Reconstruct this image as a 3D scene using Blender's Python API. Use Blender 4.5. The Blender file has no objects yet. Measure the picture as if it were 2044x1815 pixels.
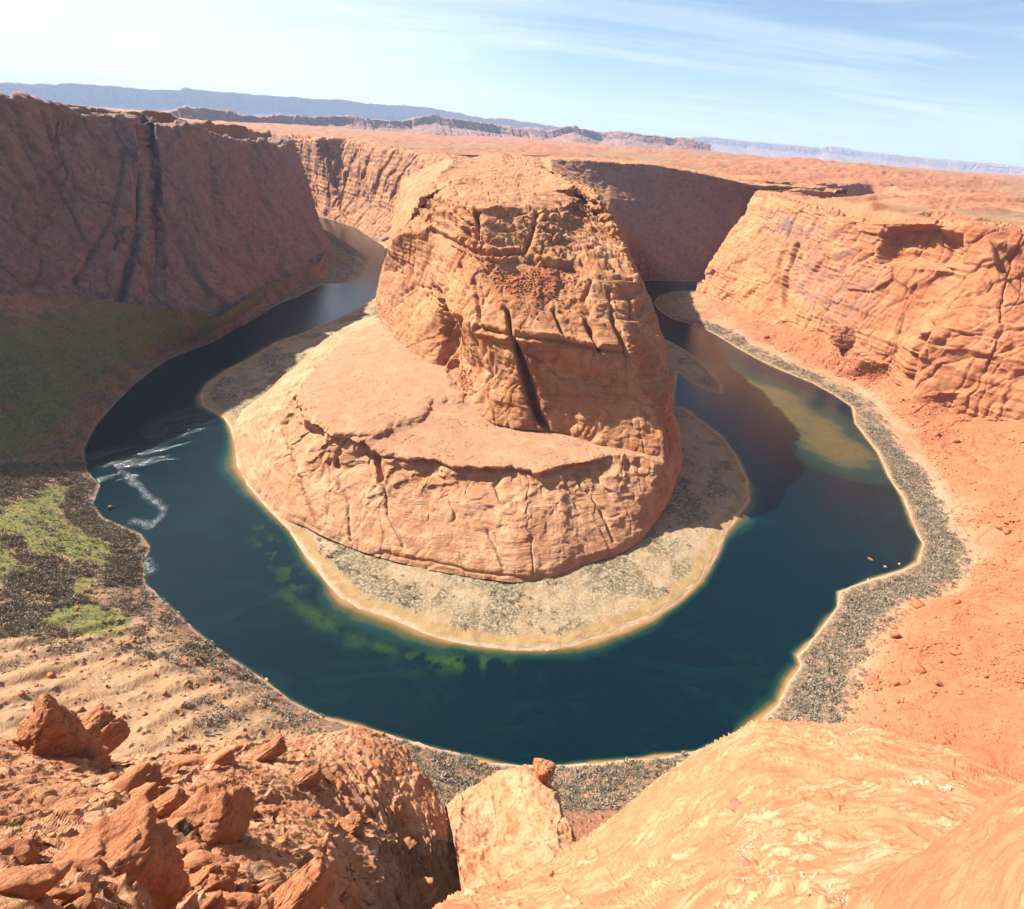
import bpy, math, random, time
import numpy as np
from mathutils import Matrix
T0=time.time()
sc=bpy.context.scene
col=sc.collection
# ------------------------------------------------------------ camera
H=305.0; FOC=1022.0; PITCH=math.radians(31.7); ROLL=math.radians(4.2)
fw=np.array([0,math.cos(PITCH),-math.sin(PITCH)])
r0=np.array([1.,0,0]); u0=np.array([0,math.sin(PITCH),math.cos(PITCH)])
RR=math.cos(ROLL)*r0+math.sin(ROLL)*u0; UU=-math.sin(ROLL)*r0+math.cos(ROLL)*u0
cam=bpy.data.cameras.new("camera"); co=bpy.data.objects.new("camera",cam); col.objects.link(co)
cam.lens=18.0; cam.sensor_width=36.0; cam.sensor_fit='HORIZONTAL'; cam.clip_start=0.1; cam.clip_end=90000
M=Matrix(((RR[0],UU[0],-fw[0],0),(RR[1],UU[1],-fw[1],0),(RR[2],UU[2],-fw[2],H),(0,0,0,1)))
co.matrix_world=M
sc.camera=co
# ------------------------------------------------------------ light
SUN_AZ=math.radians(-65); SUN_EL=math.radians(38)
sdir=np.array([math.sin(SUN_AZ)*math.cos(SUN_EL),math.cos(SUN_AZ)*math.cos(SUN_EL),math.sin(SUN_EL)])
w=bpy.data.worlds.new("World"); sc.world=w; w.use_nodes=True
nt=w.node_tree; bg=nt.nodes['Background']
sky=nt.nodes.new('ShaderNodeTexSky'); sky.sky_type='NISHITA'; sky.sun_disc=False
sky.sun_elevation=SUN_EL; sky.sun_rotation=SUN_AZ; sky.altitude=1200; sky.air_density=1.0; sky.dust_density=0.6; sky.ozone_density=1.5
SKY_STR=0.054
bg.inputs[1].default_value=SKY_STR
def wn(t): return nt.nodes.new(t)
tc=wn('ShaderNodeTexCoord'); sep=wn('ShaderNodeSeparateXYZ'); nt.links.new(tc.outputs['Generated'],sep.inputs[0])
mx=wn('ShaderNodeMath'); mx.operation='MAXIMUM'; mx.inputs[1].default_value=0.0; nt.links.new(sep.outputs[2],mx.inputs[0])
ad=wn('ShaderNodeMath'); ad.operation='ADD'; ad.inputs[1].default_value=0.12; nt.links.new(mx.outputs[0],ad.inputs[0])
dx=wn('ShaderNodeMath'); dx.operation='DIVIDE'; nt.links.new(sep.outputs[0],dx.inputs[0]); nt.links.new(ad.outputs[0],dx.inputs[1])
dy=wn('ShaderNodeMath'); dy.operation='DIVIDE'; nt.links.new(sep.outputs[1],dy.inputs[0]); nt.links.new(ad.outputs[0],dy.inputs[1])
cb=wn('ShaderNodeCombineXYZ'); nt.links.new(dx.outputs[0],cb.inputs[0]); nt.links.new(dy.outputs[0],cb.inputs[1])
mp=wn('ShaderNodeMapping'); mp.inputs['Rotation'].default_value=(0,0,math.radians(12)); mp.inputs['Scale'].default_value=(0.35,1.5,1); nt.links.new(cb.outputs[0],mp.inputs[0])
cn=wn('ShaderNodeTexNoise'); cn.inputs['Scale'].default_value=1.0; cn.inputs['Detail'].default_value=9; cn.inputs['Roughness'].default_value=0.62; cn.inputs['Distortion'].default_value=0.9
nt.links.new(mp.outputs[0],cn.inputs[0])
cr=wn('ShaderNodeMapRange'); cr.inputs['From Min'].default_value=0.47; cr.inputs['From Max'].default_value=0.8; nt.links.new(cn.outputs[0],cr.inputs[0])
# thin high cloud is thicker towards the sun side of the sky
dt=wn('ShaderNodeVectorMath'); dt.operation='DOT_PRODUCT'; dt.inputs[1].default_value=(-0.85,0.42,0.3); nt.links.new(tc.outputs['Generated'],dt.inputs[0])
th=wn('ShaderNodeMapRange'); th.inputs['From Min'].default_value=0.42; th.inputs['From Max'].default_value=0.98; th.inputs['To Min'].default_value=0.0; th.inputs['To Max'].default_value=0.95; nt.links.new(dt.outputs['Value'],th.inputs[0])
sm=wn('ShaderNodeMath'); sm.operation='MULTIPLY_ADD'; sm.inputs[1].default_value=0.62; sm.use_clamp=True; nt.links.new(cr.outputs[0],sm.inputs[0]); nt.links.new(th.outputs[0],sm.inputs[2])
mixc=wn('ShaderNodeMixRGB'); mixc.inputs[2].default_value=(7.6,8.0,8.4,1); nt.links.new(sm.outputs[0],mixc.inputs[0]); nt.links.new(sky.outputs[0],mixc.inputs[1])
nt.links.new(mixc.outputs[0],bg.inputs[0])
sl=bpy.data.lights.new("sun",'SUN'); sl.energy=5.0; sl.angle=math.radians(0.55); sl.color=(1.0,0.95,0.87)
so=bpy.data.objects.new("sun",sl); col.objects.link(so)
so.matrix_world=Matrix.Translation((0,0,800))
from mathutils import Vector
so.rotation_mode='QUATERNION'; so.rotation_quaternion=Vector((sdir[0],sdir[1],sdir[2])).to_track_quat('Z','Y'); so.location=(0,0,900)
sc.view_settings.view_transform='Standard'; sc.view_settings.look='None'; sc.view_settings.gamma=1.0
sc.view_settings.exposure=1.48
sc.render.engine='CYCLES'
# ------------------------------------------------------------ numeric helpers
def ray(px,py): return fw*FOC+RR*(px-1022.0)-UU*(py-907.5)
def Z(px,py,z):
    d=ray(px,py); t=(z-H)/d[2]; return (d[0]*t,d[1]*t,z)
def D(px,py,dist):
    d=ray(px,py); t=dist/math.hypot(d[0],d[1]); return (d[0]*t,d[1]*t,H+d[2]*t)
def proj(P):
    q=P-np.array([0,0,H]); zc=q@fw; zc=np.where(zc<0.5,0.5,zc)
    return 1022+FOC*(q@RR)/zc, 907.5-FOC*(q@UU)/zc
rng=np.random.default_rng(7)
TAB=(rng.random(64**3)*2-1).astype(np.float32)
ROT=np.array([[0.8,0.6,0.0],[-0.48,0.64,0.6],[0.36,-0.48,0.8]],np.float32)
def vn(x,y,z):
    x=np.asarray(x,np.float32);y=np.asarray(y,np.float32);z=np.asarray(z,np.float32)
    x,y,z=np.broadcast_arrays(x,y,z)
    ix=np.floor(x);iy=np.floor(y);iz=np.floor(z)
    fx=x-ix;fy=y-iy;fz=z-iz
    ix=ix.astype(np.int32);iy=iy.astype(np.int32);iz=iz.astype(np.int32)
    fx=fx*fx*(3-2*fx);fy=fy*fy*(3-2*fy);fz=fz*fz*(3-2*fz)
    x0=(ix&63)<<12;x1=((ix+1)&63)<<12;y0=(iy&63)<<6;y1=((iy+1)&63)<<6;z0=iz&63;z1=(iz+1)&63
    def L(a,b,f): return a+(b-a)*f
    c00=L(TAB[x0+y0+z0],TAB[x1+y0+z0],fx);c10=L(TAB[x0+y1+z0],TAB[x1+y1+z0],fx)
    c01=L(TAB[x0+y0+z1],TAB[x1+y0+z1],fx);c11=L(TAB[x0+y1+z1],TAB[x1+y1+z1],fx)
    return L(L(c00,c10,fy),L(c01,c11,fy),fz)
def fbm(P,s,octv=4,gain=0.5,sz=None,off=0.0):
    q=(P*np.array([s,s,s if sz is None else sz])).astype(np.float32)+np.float32(off); a=1.0;r=0;n=0
    for i in range(octv):
        r=r+a*vn(q[:,0],q[:,1],q[:,2]); n+=a; a*=gain
        if sz is None: q=(q@ROT)*np.float32(2.03)+np.float32(11.3)
        else: q=q*np.float32(2.03)+np.float32(11.3)
    return r/n
TB=[(rng.random(32**3)).astype(np.float32) for _ in range(4)]
def worley(x,y,z):
    """cell noise: distance to the border between cells and a random number per cell"""
    x=x.astype(np.float32);y=y.astype(np.float32);z=z.astype(np.float32)
    ix=np.floor(x).astype(np.int32);iy=np.floor(y).astype(np.int32);iz=np.floor(z).astype(np.int32)
    f1=np.full(x.shape,9,np.float32);f2=np.full(x.shape,9,np.float32);idv=np.zeros(x.shape,np.float32)
    for a in(-1,0,1):
        for b in(-1,0,1):
            for c in(-1,0,1):
                cx,cy,cz=ix+a,iy+b,iz+c; h=((cx&31)<<10)+((cy&31)<<5)+(cz&31)
                d=(cx+TB[0][h]-x)**2+(cy+TB[1][h]-y)**2+(cz+TB[2][h]-z)**2
                m=d<f1; f2=np.where(m,f1,np.minimum(f2,d)); idv=np.where(m,TB[3][h],idv); f1=np.where(m,d,f1)
    return np.sqrt(f2)-np.sqrt(f1),idv
def blocks(P,size,zsq,amp,crack,cdep,warp=0.35,seed=0.0,az=15.0):
    """jointed rock: each block stands out by its own amount, dark cracks between"""
    c,s_=math.cos(math.radians(az)),math.sin(math.radians(az))
    w1=fbm(P,0.9/size,2,off=seed)*warp; w2=fbm(P,0.9/size,2,off=seed+4)*warp; w3=fbm(P,0.9/size,2,off=seed+8)*warp*0.6
    e,i=worley((P[:,0]*c+P[:,1]*s_)/size+w1+seed,(P[:,1]*c-P[:,0]*s_)/size+w2,P[:,2]/(size*zsq)+w3)
    return amp*(i*2-1)*sstep(0.0,0.09,e)-cdep*np.exp(-(e/crack)**2)
def ledges(zz,lam,seed,mask=1.0):
    f=zz/lam+seed; k=np.floor(f).astype(int); fr=f-k; r=RJ[(k*3+int(seed*17))&4095]
    return (sstep(0.0,0.75,fr)-sstep(0.86,1.0,fr)-0.4)*(0.4+1.2*r)*mask
def sstep(a,b,x):
    t=np.clip((x-a)/(b-a),0,1); return t*t*(3-2*t)
def inpoly(X,Y,poly):
    c=np.zeros(X.shape,bool); n=len(poly); j=n-1
    for i in range(n):
        xi,yi=poly[i][:2];xj,yj=poly[j][:2]
        if yi!=yj: c^=((yi>Y)!=(yj>Y))&(X<(xj-xi)*(Y-yi)/(yj-yi)+xi)
        j=i
    return c
def dline(X,Y,line,closed=False):
    d=np.full(X.shape,1e12,np.float32); L=list(line)
    if closed: L=L+[L[0]]
    for (a,b) in zip(L[:-1],L[1:]):
        ax,ay=a[:2];bx,by=b[:2];vx,vy=bx-ax,by-ay;l2=vx*vx+vy*vy+1e-9
        t=np.clip(((X-ax)*vx+(Y-ay)*vy)/l2,0,1)
        d=np.minimum(d,(X-ax-t*vx)**2+(Y-ay-t*vy)**2)
    return np.sqrt(d)
def sdpoly(X,Y,poly):
    d=dline(X,Y,poly,True); return np.where(inpoly(X,Y,poly),d,-d)   # + inside
# ------------------------------------------------------------ object helpers
def tag(o,label=None,cat=None,group=None,kind=None):
    if label:o['label']=label
    if cat:o['category']=cat
    if group:o['group']=group
    if kind:o['kind']=kind
    return o
def mesh_np(name,V,Fq,mat,attrs=None,parent=None,smooth=True):
    me=bpy.data.meshes.new(name); nv=len(V); nf=len(Fq); k=Fq.shape[1]
    me.vertices.add(nv); me.vertices.foreach_set('co',np.ascontiguousarray(V,dtype=np.float32).ravel())
    me.loops.add(nf*k); me.loops.foreach_set('vertex_index',np.ascontiguousarray(Fq,dtype=np.int32).ravel())
    me.polygons.add(nf); me.polygons.foreach_set('loop_start',np.arange(0,nf*k,k,dtype=np.int32))
    if smooth: me.polygons.foreach_set('use_smooth',np.ones(nf,bool))
    me.update(calc_edges=True)
    for n,a in (attrs or {}).items():
        at=me.attributes.new(n,'FLOAT','POINT'); at.data.foreach_set('value',np.ascontiguousarray(a,dtype=np.float32).ravel())
    if mat: me.materials.append(mat)
    o=bpy.data.objects.new(name,me); col.objects.link(o)
    if parent: o.parent=parent
    return o
def gridfaces(nr,nc):
    i=np.arange(nr-1)[:,None]*nc+np.arange(nc-1)[None,:]
    return np.stack([i,i+1,i+nc+1,i+nc],-1).reshape(-1,4)
def blur(G,w,axis):
    if w<1: return G
    G=np.moveaxis(G,axis,0); n=G.shape[0]; w=int(min(w,(n-1)//3))
    if w<1: return np.moveaxis(G,0,axis)
    for _ in range(2):
        pad=np.concatenate([2*G[:1]-G[w:0:-1],G,2*G[-1:]-G[-2:-w-2:-1]],0)
        cs=np.concatenate([np.zeros_like(pad[:1]),np.cumsum(pad,0)],0)
        G=(cs[2*w+1:]-cs[:-2*w-1])/(2*w+1)
    return np.moveaxis(G,0,axis)
def loftgrid(rails,res=0.5,bt=6,bu=4,maxseg=400,minrow=3):
    """rails: lists of (t,(x,y,z)); returns grid (nr,nc,3)"""
    ts=sorted({p[0] for r in rails for p in r})
    net=[]
    for r in rails:
        rt=[p[0] for p in r]; rp=np.array([p[1] for p in r],float)
        net.append(np.stack([np.interp(ts,rt,rp[:,k]) for k in range(3)],-1))
    net=np.array(net)                                   # (K,M,3)
    px,py=proj(net.reshape(-1,3)); px=np.clip(px,-150,2200).reshape(net.shape[:2]); py=np.clip(py,-100,1950).reshape(net.shape[:2])
    def seg(a,b): return np.hypot(a-b,0)
    ct=np.hypot(np.diff(px,axis=1),np.diff(py,axis=1)).max(0)
    cu=np.hypot(np.diff(px,axis=0),np.diff(py,axis=0)); cu=np.percentile(cu,75,axis=1)
    def expand(net,counts,axis):
        out=[]
        for i,c in enumerate(counts):
            a=np.take(net,i,axis);b=np.take(net,i+1,axis); f=np.arange(c)/c
            sh=[1]*net.ndim; 
            out.append(np.stack([a+(b-a)*ff for ff in f],axis))
        out.append(np.expand_dims(np.take(net,len(counts),axis),axis))
        return np.concatenate(out,axis)
    nt_=[int(np.clip(round(c*res),2,maxseg)) for c in ct]; nu_=[int(np.clip(round(c*res),minrow,maxseg)) for c in cu]
    G=expand(net,nt_,1); G=expand(G,nu_,0)
    G=blur(G,bt,1); G=blur(G,bu,0)
    return G
def gnormal(G):
    du=np.gradient(G,axis=0); dv=np.gradient(G,axis=1); n=np.cross(dv,du); l=np.linalg.norm(n,axis=-1,keepdims=True)+1e-9
    return n/l
RJ=rng.random(4096).astype(np.float32)
def jointset(Q,az,spacing,width,seed):
    """parallel joints: returns (crack 0..1, block offset -1..1)"""
    c,s_=math.cos(math.radians(az)),math.sin(math.radians(az))
    f=(Q[:,0]*c+Q[:,1]*s_)/spacing+0.05*Q[:,2]/spacing+seed*7.3
    k=np.floor(f).astype(int); fr=f-k
    cen=0.5+0.6*(RJ[(k*7+int(seed*13))&4095]-0.5)
    off=np.where(fr>cen,RJ[(k*5+int(seed*29)+1)&4095],RJ[((k-1)*5+int(seed*29)+1)&4095])*2-1
    inten=RJ[(k*11+int(seed*5)+3)&4095]
    return np.exp(-np.abs((fr-cen)/(width/spacing))**1.5)*np.clip(inten*1.6-0.35,0,1),off
def rockdisp(P,N,A=1.0,S=1.0,joints=1.0,strata=1.0,bulge=1.0,seed=0.0,fine=1.0,az=(12,75),sp=(24,60),off=1.0,layers=1.0):
    """outward displacement of a sandstone face in metres; S = size of features"""
    s=1.0/S
    steep=1-np.abs(N[:,2])
    Q=P+np.stack([fbm(P,0.022*s,3,off=seed+1),fbm(P,0.022*s,3,off=seed+2),0*P[:,0]],-1)*(14*S)
    d=4.0*fbm(Q,0.014*s,3,off=seed)*A
    b=np.abs(fbm(Q,0.03*s,3,gain=0.45,off=seed+20)); d+=bulge*7.0*(np.minimum(b,0.3)-0.15)*A
    b2=np.abs(fbm(Q,0.085*s,2,gain=0.45,off=seed+25)); d+=bulge*2.6*(np.minimum(b2,0.3)-0.15)*A
    m=sstep(-0.15,0.25,fbm(P,0.012*s,2,off=seed+33))
    c1,o1=jointset(Q,az[0],sp[0]*S,0.9*S,seed); c2,o2=jointset(Q,az[1],sp[1]*S,1.2*S,seed+3)
    d-=joints*(4.5*c1*(0.25+0.75*m)+3.5*c2)*A; d+=joints*off*(1.5*o1+1.8*o2*steep)*A
    j=np.abs(fbm(Q,0.03*s,2,sz=0.004*s,off=seed+40)); d-=joints*2.6*np.exp(-(j/0.03)**2)*A*(0.2+0.8*steep)
    warp=fbm(P,0.010*s,2,off=seed+5)
    zz=P[:,2]*s+9*warp+0.06*P[:,0]*s
    st=vn(Q[:,0]*0.008*s,Q[:,1]*0.008*s,zz*0.12)+0.6*vn(Q[:,0]*0.02*s,Q[:,1]*0.02*s,zz*0.31+7)
    sm_=sstep(-0.3,0.3,fbm(P,0.02*s,2,off=seed+61))
    d+=strata*2.4*np.tanh(st*3.0)*A*(0.15+0.85*steep)*(0.25+0.75*sm_)
    fl=vn(Q[:,0]*0.05*s,Q[:,1]*0.05*s,zz*0.9); d+=strata*0.45*np.tanh(fl*4)*A*(0.3+0.7*steep)*sm_
    zl=P[:,2]*s+5*o1+3.0*fbm(P,0.02*s,2,off=seed+90)+0.10*Q[:,0]*s+0.05*Q[:,1]*s
    lm=0.25+0.75*sstep(-0.2,0.2,fbm(P,0.03*s,2,off=seed+91))
    d+=layers*A*(1.5*ledges(zl,6.5,seed+0.3,lm)+0.75*ledges(zl+2*vn(P[:,0]*0.05*s,P[:,1]*0.05*s,zl*0.1),2.6,seed+0.7,lm))*(0.35+0.65*steep)
    d+=fine*(1.2*fbm(Q,0.14*s,3,off=seed+70)+0.5*fbm(P,0.5*s,3,off=seed+80))*A
    return d
def rock_patch(name,rails,mat,res=0.5,bt=3,bu=1,A=1.0,S=1.0,edge=None,sculpt=None,attr=None,kw=None,parent=None,flip=False,damp=None):
    G=loftgrid(rails,res,bt,bu); nr,nc,_=G.shape; N=gnormal(G)
    if flip: N=-N
    P=G.reshape(-1,3); Nf=N.reshape(-1,3)
    d=rockdisp(P,Nf,A,S,**(kw or {}))
    if damp is not None: d=d*damp(P,Nf)
    V=P+Nf*d[:,None]
    if sculpt is not None: V=sculpt(V,Nf,nr,nc)
    G2=V.reshape(nr,nc,3); N2=gnormal(G2).reshape(-1,3)
    at=attr(V,N2) if attr else {}
    F_=gridfaces(nr,nc)
    if not flip: F_=F_[:,::-1]
    o=mesh_np(name,V,F_,mat,at,parent)
    print(name,nr,nc,'%.1fs'%(time.time()-T0))
    return o,V,N2
# ------------------------------------------------------------ materials
class NB:
    def __init__(s,name):
        s.m=bpy.data.materials.new(name); s.m.use_nodes=True; s.t=s.m.node_tree; s.p=s.t.nodes['Principled BSDF']; s.out=s.t.nodes['Material Output']
        s.g=s.t.nodes.new('ShaderNodeNewGeometry'); s.pos=s.g.outputs['Position']
    def n(s,t,**k):
        x=s.t.nodes.new(t)
        for a,b in k.items(): setattr(x,a,b)
        return x
    def put(s,sock,v):
        if isinstance(v,bpy.types.NodeSocket): s.t.links.new(v,sock)
        elif isinstance(v,(tuple,list)) and len(v)==3 and sock.type=='RGBA': sock.default_value=(*v,1)
        else: sock.default_value=v
    def math(s,op,a,b=0.0,c=0.0,clamp=False):
        x=s.n('ShaderNodeMath',operation=op,use_clamp=clamp); s.put(x.inputs[0],a); s.put(x.inputs[1],b)
        if op in('MULTIPLY_ADD',): s.put(x.inputs[2],c)
        return x.outputs[0]
    def attr(s,name): x=s.n('ShaderNodeAttribute',attribute_name=name); return x.outputs['Fac']
    def noise(s,scale,detail=4,rough=0.55,vec=None,sc3=None,dist=0.0,rot=None):
        v=vec or s.pos
        if sc3 or rot:
            m=s.n('ShaderNodeMapping'); s.put(m.inputs[0],v)
            if sc3: m.inputs['Scale'].default_value=sc3
            if rot: m.inputs['Rotation'].default_value=rot
            v=m.outputs[0]
        x=s.n('ShaderNodeTexNoise'); s.put(x.inputs['Vector'],v); x.inputs['Scale'].default_value=scale; x.inputs['Detail'].default_value=detail; x.inputs['Roughness'].default_value=rough; x.inputs['Distortion'].default_value=dist
        return x.outputs[0]
    def rng(s,v,a,b,c=0.0,d=1.0):
        x=s.n('ShaderNodeMapRange'); s.put(x.inputs[0],v)
        for i,q in zip((1,2,3,4),(a,b,c,d)): s.put(x.inputs[i],q)
        return x.outputs[0]
    def mix(s,f,a,b,mode='MIX'):
        x=s.n('ShaderNodeMixRGB',blend_type=mode); s.put(x.inputs[0],f); s.put(x.inputs[1],a); s.put(x.inputs[2],b); return x.outputs[0]
    def bump(s,h,dist,strength=1.0,nrm=None):
        x=s.n('ShaderNodeBump'); s.put(x.inputs['Height'],h); x.inputs['Distance'].default_value=dist; x.inputs['Strength'].default_value=strength
        if nrm: s.put(x.inputs['Normal'],nrm)
        return x.outputs[0]
def rockmat(name,S=1.0,c_lo=(0.31,0.112,0.042),c_mid=(0.44,0.185,0.076),c_hi=(0.53,0.27,0.13),c_red=(0.28,0.082,0.03),varn=1.0,bump=0.5,pale=0.5,lace=0.0):
    b=NB(name); s=1.0/S
    big=b.noise(0.012*s,5,0.55); med=b.noise(0.09*s,6,0.6,dist=0.6)
    strata=b.noise(1.0,5,0.6,sc3=(0.02*s,0.02*s,0.55*s),rot=(0.05,0.04,0),dist=0.15)
    cross=b.noise(1.0,4,0.6,sc3=(0.10*s,0.05*s,1.7*s),rot=(0.28,-0.22,0.4),dist=0.3)
    fine=b.noise(1.3*s,5,0.65)
    c=b.mix(b.rng(big,0.38,0.62),c_lo,c_mid)
    c=b.mix(b.rng(b.noise(0.035*s,5,0.6,dist=0.8),0.42,0.66,0,0.85),c,c_hi)
    c=b.mix(b.rng(strata,0.48,0.68,0,0.45),c,c_hi)
    c=b.mix(b.rng(med,0.5,0.72,0,0.7),c,c_red)
    c=b.mix(b.rng(cross,0.56,0.75,0,pale),c,(c_hi[0]*1.1,c_hi[1]*1.15,c_hi[2]*1.2))
    if lace>0:
        ln_=b.noise(0.05*s,9,0.72,dist=2.6,sc3=(0.7,1,2.2)); bn=b.noise(0.016*s,4,0.6,dist=1.2)
        f_=b.math('MULTIPLY',b.rng(ln_,0.49,0.57),b.rng(bn,0.42,0.56)); c=b.mix(b.math('MULTIPLY',f_,lace),c,(0.56,0.37,0.21))
    c=b.mix(b.rng(b.noise(1.0,6,0.7,sc3=(0.05*s,0.05*s,1.2*s),rot=(0.06,0.05,0),dist=0.4),0.30,0.46,0.55,0.0),c,(c_red[0]*0.75,c_red[1]*0.75,c_red[2]*0.8))
    # desert varnish: dark grey-blue streaks running down steep faces
    up=b.n('ShaderNodeSeparateXYZ'); b.put(up.inputs[0],b.g.outputs['True Normal']); nz=b.math('ABSOLUTE',up.outputs[2])
    st=b.noise(1.0,5,0.6,sc3=(0.11*s,0.11*s,0.008*s)); pt=b.noise(0.022*s,4,0.6)
    vf=b.math('MULTIPLY',b.rng(st,0.46,0.6),b.rng(pt,0.47,0.6)); vf=b.math('MULTIPLY',vf,b.rng(nz,0.35,0.75,1,0)); vf=b.math('MULTIPLY',vf,b.attr('varn'))
    c=b.mix(b.math('MULTIPLY',vf,0.75*varn,clamp=True),c,(0.13,0.095,0.095))
    c=b.mix(b.math('MULTIPLY',b.attr('dark'),b.rng(big,0.3,0.6,0.75,1.0),clamp=True),c,b.mix(b.rng(med,0.35,0.65),(0.155,0.100,0.096),(0.30,0.170,0.140)))  # dark: paints shade into the shadowed walls' varnished colour; also varnish panels, wet bank
    # soil, sand and plants from what lies on the rock
    dust=b.math('MULTIPLY',b.attr('soil'),b.rng(fine,0.3,0.6,0.6,1),clamp=True)
    c=b.mix(dust,c,b.mix(b.rng(med,0.35,0.65),(0.33,0.165,0.09),(0.42,0.225,0.125)))
    c=b.mix(b.math('MULTIPLY',b.attr('red'),b.rng(med,0.3,0.6,0.5,1),clamp=True),c,b.mix(b.rng(fine,0.35,0.65),(0.28,0.078,0.032),(0.41,0.145,0.066)))
    c=b.mix(b.math('MULTIPLY',b.attr('sand'),b.rng(fine,0.3,0.5,0.7,1),clamp=True),c,b.mix(b.rng(med,0.35,0.65),(0.38,0.265,0.155),(0.49,0.37,0.24)))
    gpat=b.noise(0.45*s,5,0.75)
    c=b.mix(b.math('MULTIPLY',b.attr('straw'),b.rng(fine,0.3,0.55,0.5,1),clamp=True),c,b.mix(b.rng(med,0.35,0.65),(0.23,0.16,0.07),(0.40,0.29,0.13)))
    c=b.mix(b.math('MULTIPLY',b.attr('scrub'),b.rng(gpat,0.40,0.56),clamp=True),c,b.mix(b.rng(fine,0.35,0.65),(0.075,0.062,0.042),(0.17,0.14,0.10)))
    c=b.mix(b.math('MULTIPLY',b.attr('veg'),b.rng(gpat,0.32,0.52,0.25,1),clamp=True),c,b.mix(b.rng(fine,0.35,0.65),(0.075,0.105,0.02),(0.17,0.20,0.05)))
    c=b.mix(b.rng(b.noise(3.1*s,3,0.6),0.2,0.8,0.0,0.35),c,b.mix(1.0,c,(0.62,0.6,0.58),'MULTIPLY'))
    b.put(b.p.inputs['Base Color'],c); b.p.inputs['Roughness'].default_value=0.9; b.p.inputs['Specular IOR Level'].default_value=0.15
    thin=b.noise(1.0,3,0.6,sc3=(0.03*s,0.03*s,2.6*s),rot=(0.10,-0.08,0),dist=0.25)
    h=b.math('MULTIPLY_ADD',strata,1.1,b.math('MULTIPLY_ADD',cross,0.8,b.math('MULTIPLY_ADD',fine,0.7,b.math('MULTIPLY_ADD',thin,0.6,b.math('MULTIPLY',med,0.8)))))
    b.put(b.p.inputs['Normal'],b.bump(h,2.2*S,bump))
    return b.m
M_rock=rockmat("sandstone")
M_ground=rockmat("desert_ground",c_lo=(0.33,0.125,0.055),c_mid=(0.41,0.175,0.08),c_hi=(0.48,0.25,0.135),c_red=(0.30,0.09,0.038),bump=0.5)
M_pale=rockmat("pale_slickrock",c_lo=(0.38,0.17,0.08),c_mid=(0.49,0.235,0.115),c_hi=(0.58,0.33,0.185),c_red=(0.36,0.135,0.06),bump=0.5)
M_near=rockmat("near_sandstone",S=0.14,c_lo=(0.39,0.15,0.065),c_mid=(0.49,0.22,0.105),c_hi=(0.57,0.32,0.18),bump=0.7)
M_dome=rockmat("swirled_sandstone",S=0.06,c_lo=(0.37,0.125,0.058),c_mid=(0.41,0.155,0.074),c_hi=(0.45,0.205,0.10),c_red=(0.33,0.10,0.046),bump=0.32,varn=0.1,pale=0.35,lace=0.55)
def zeros(V): return np.zeros(len(V),np.float32)
def base_attr(V,N,**k):
    a=dict(varn=np.ones(len(V),np.float32),soil=zeros(V),red=zeros(V),sand=zeros(V),scrub=zeros(V),veg=zeros(V),straw=zeros(V),dark=zeros(V))
    a.update(k); return a
# ------------------------------------------------------------ plan of the river
SH=[(665,470),(700,492),(742,515),(722,555),(688,565),(640,568),(600,590),(560,605),(500,640),(420,685),(330,720),(270,765),(225,810),(190,850),(165,900),(172,940),(198,970),(183,1008),(205,1035),(240,1050),(280,1067),(297,1090),(285,1125),(288,1165),(330,1205),(400,1270),(460,1315),(530,1360),(580,1400),(640,1430),(720,1450),(800,1475),(850,1490),(920,1507),(980,1522),(1040,1530),(1100,1530),(1200,1522),(1300,1512),(1390,1500),(1470,1465),(1522,1430),(1552,1405),(1572,1360),(1597,1328),(1590,1308),(1627,1270),(1672,1211),(1672,1182),(1737,1157),(1802,1137),(1830,1122),(1842,1085),(1822,1045),(1802,995),(1772,950),(1752,905),(1722,865),(1707,845),(1700,812),(1667,790),(1622,765),(1572,745),(1522,722),(1472,695),(1432,670),(1392,650),(1342,637),(1315,620),(1305,605),(1315,590),(1345,582),(1390,580)]
outer=[Z(x,y,0)[:2] for x,y in SH]
SI=[(768,492),(766,545),(750,595),(700,625),(640,650),(590,670),(550,685),(500,715),(450,740),(415,765),(398,790),(403,810),(430,825),(448,835),(460,855),(470,890),(473,930),(500,975),(530,1010),(556,1035),(580,1060),(610,1110),(650,1160),(680,1195),(720,1215),(790,1240),(850,1265),(900,1280),(960,1290),(1020,1297),(1080,1297),(1150,1288),(1230,1265),(1300,1235),(1350,1205),(1400,1160),(1430,1110),(1450,1060),(1480,1020),(1495,1000),(1493,960),(1470,910),(1440,870),(1400,840),(1365,815),(1340,812),(1352,742),(1372,757),(1412,780),(1440,786),(1440,770),(1402,725),(1362,695),(1325,676)]
inner=[Z(x,y,0)[:2] for x,y in SI]
water_poly=[(-1100,2420),(-880,2190)]+[(-780,1950),(-600,1650)]+outer+[(560,1400),(900,1450),(900,1560),(620,1520),(480,1472),(298,1428),(275,1150)]+inner[::-1]+[Z(740,475,0)[:2],Z(710,455,0)[:2],Z(665,440,0)[:2],Z(635,432,0)[:2],(-1050,2450)]
rimL=[(-900,440),(-785,500),(-735,640),D(0,195,1030)[:2],D(100,215,1080)[:2],D(200,225,1130)[:2],D(290,240,1150)[:2],D(310,246,1210)[:2],D(400,255,1290)[:2],D(450,270,1350)[:2],D(500,280,1440)[:2],D(540,290,1500)[:2],(-700,1700),(-900,2000),(-1300,2500)]
rimF=[(-1300,2800),D(560,279,2650)[:2],D(612,277,2480)[:2],D(692,281,2330)[:2],D(760,292,2060)[:2],D(830,303,1880)[:2],D(880,312,1700)[:2],D(905,320,1700)[:2],(-200,1860)]
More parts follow.
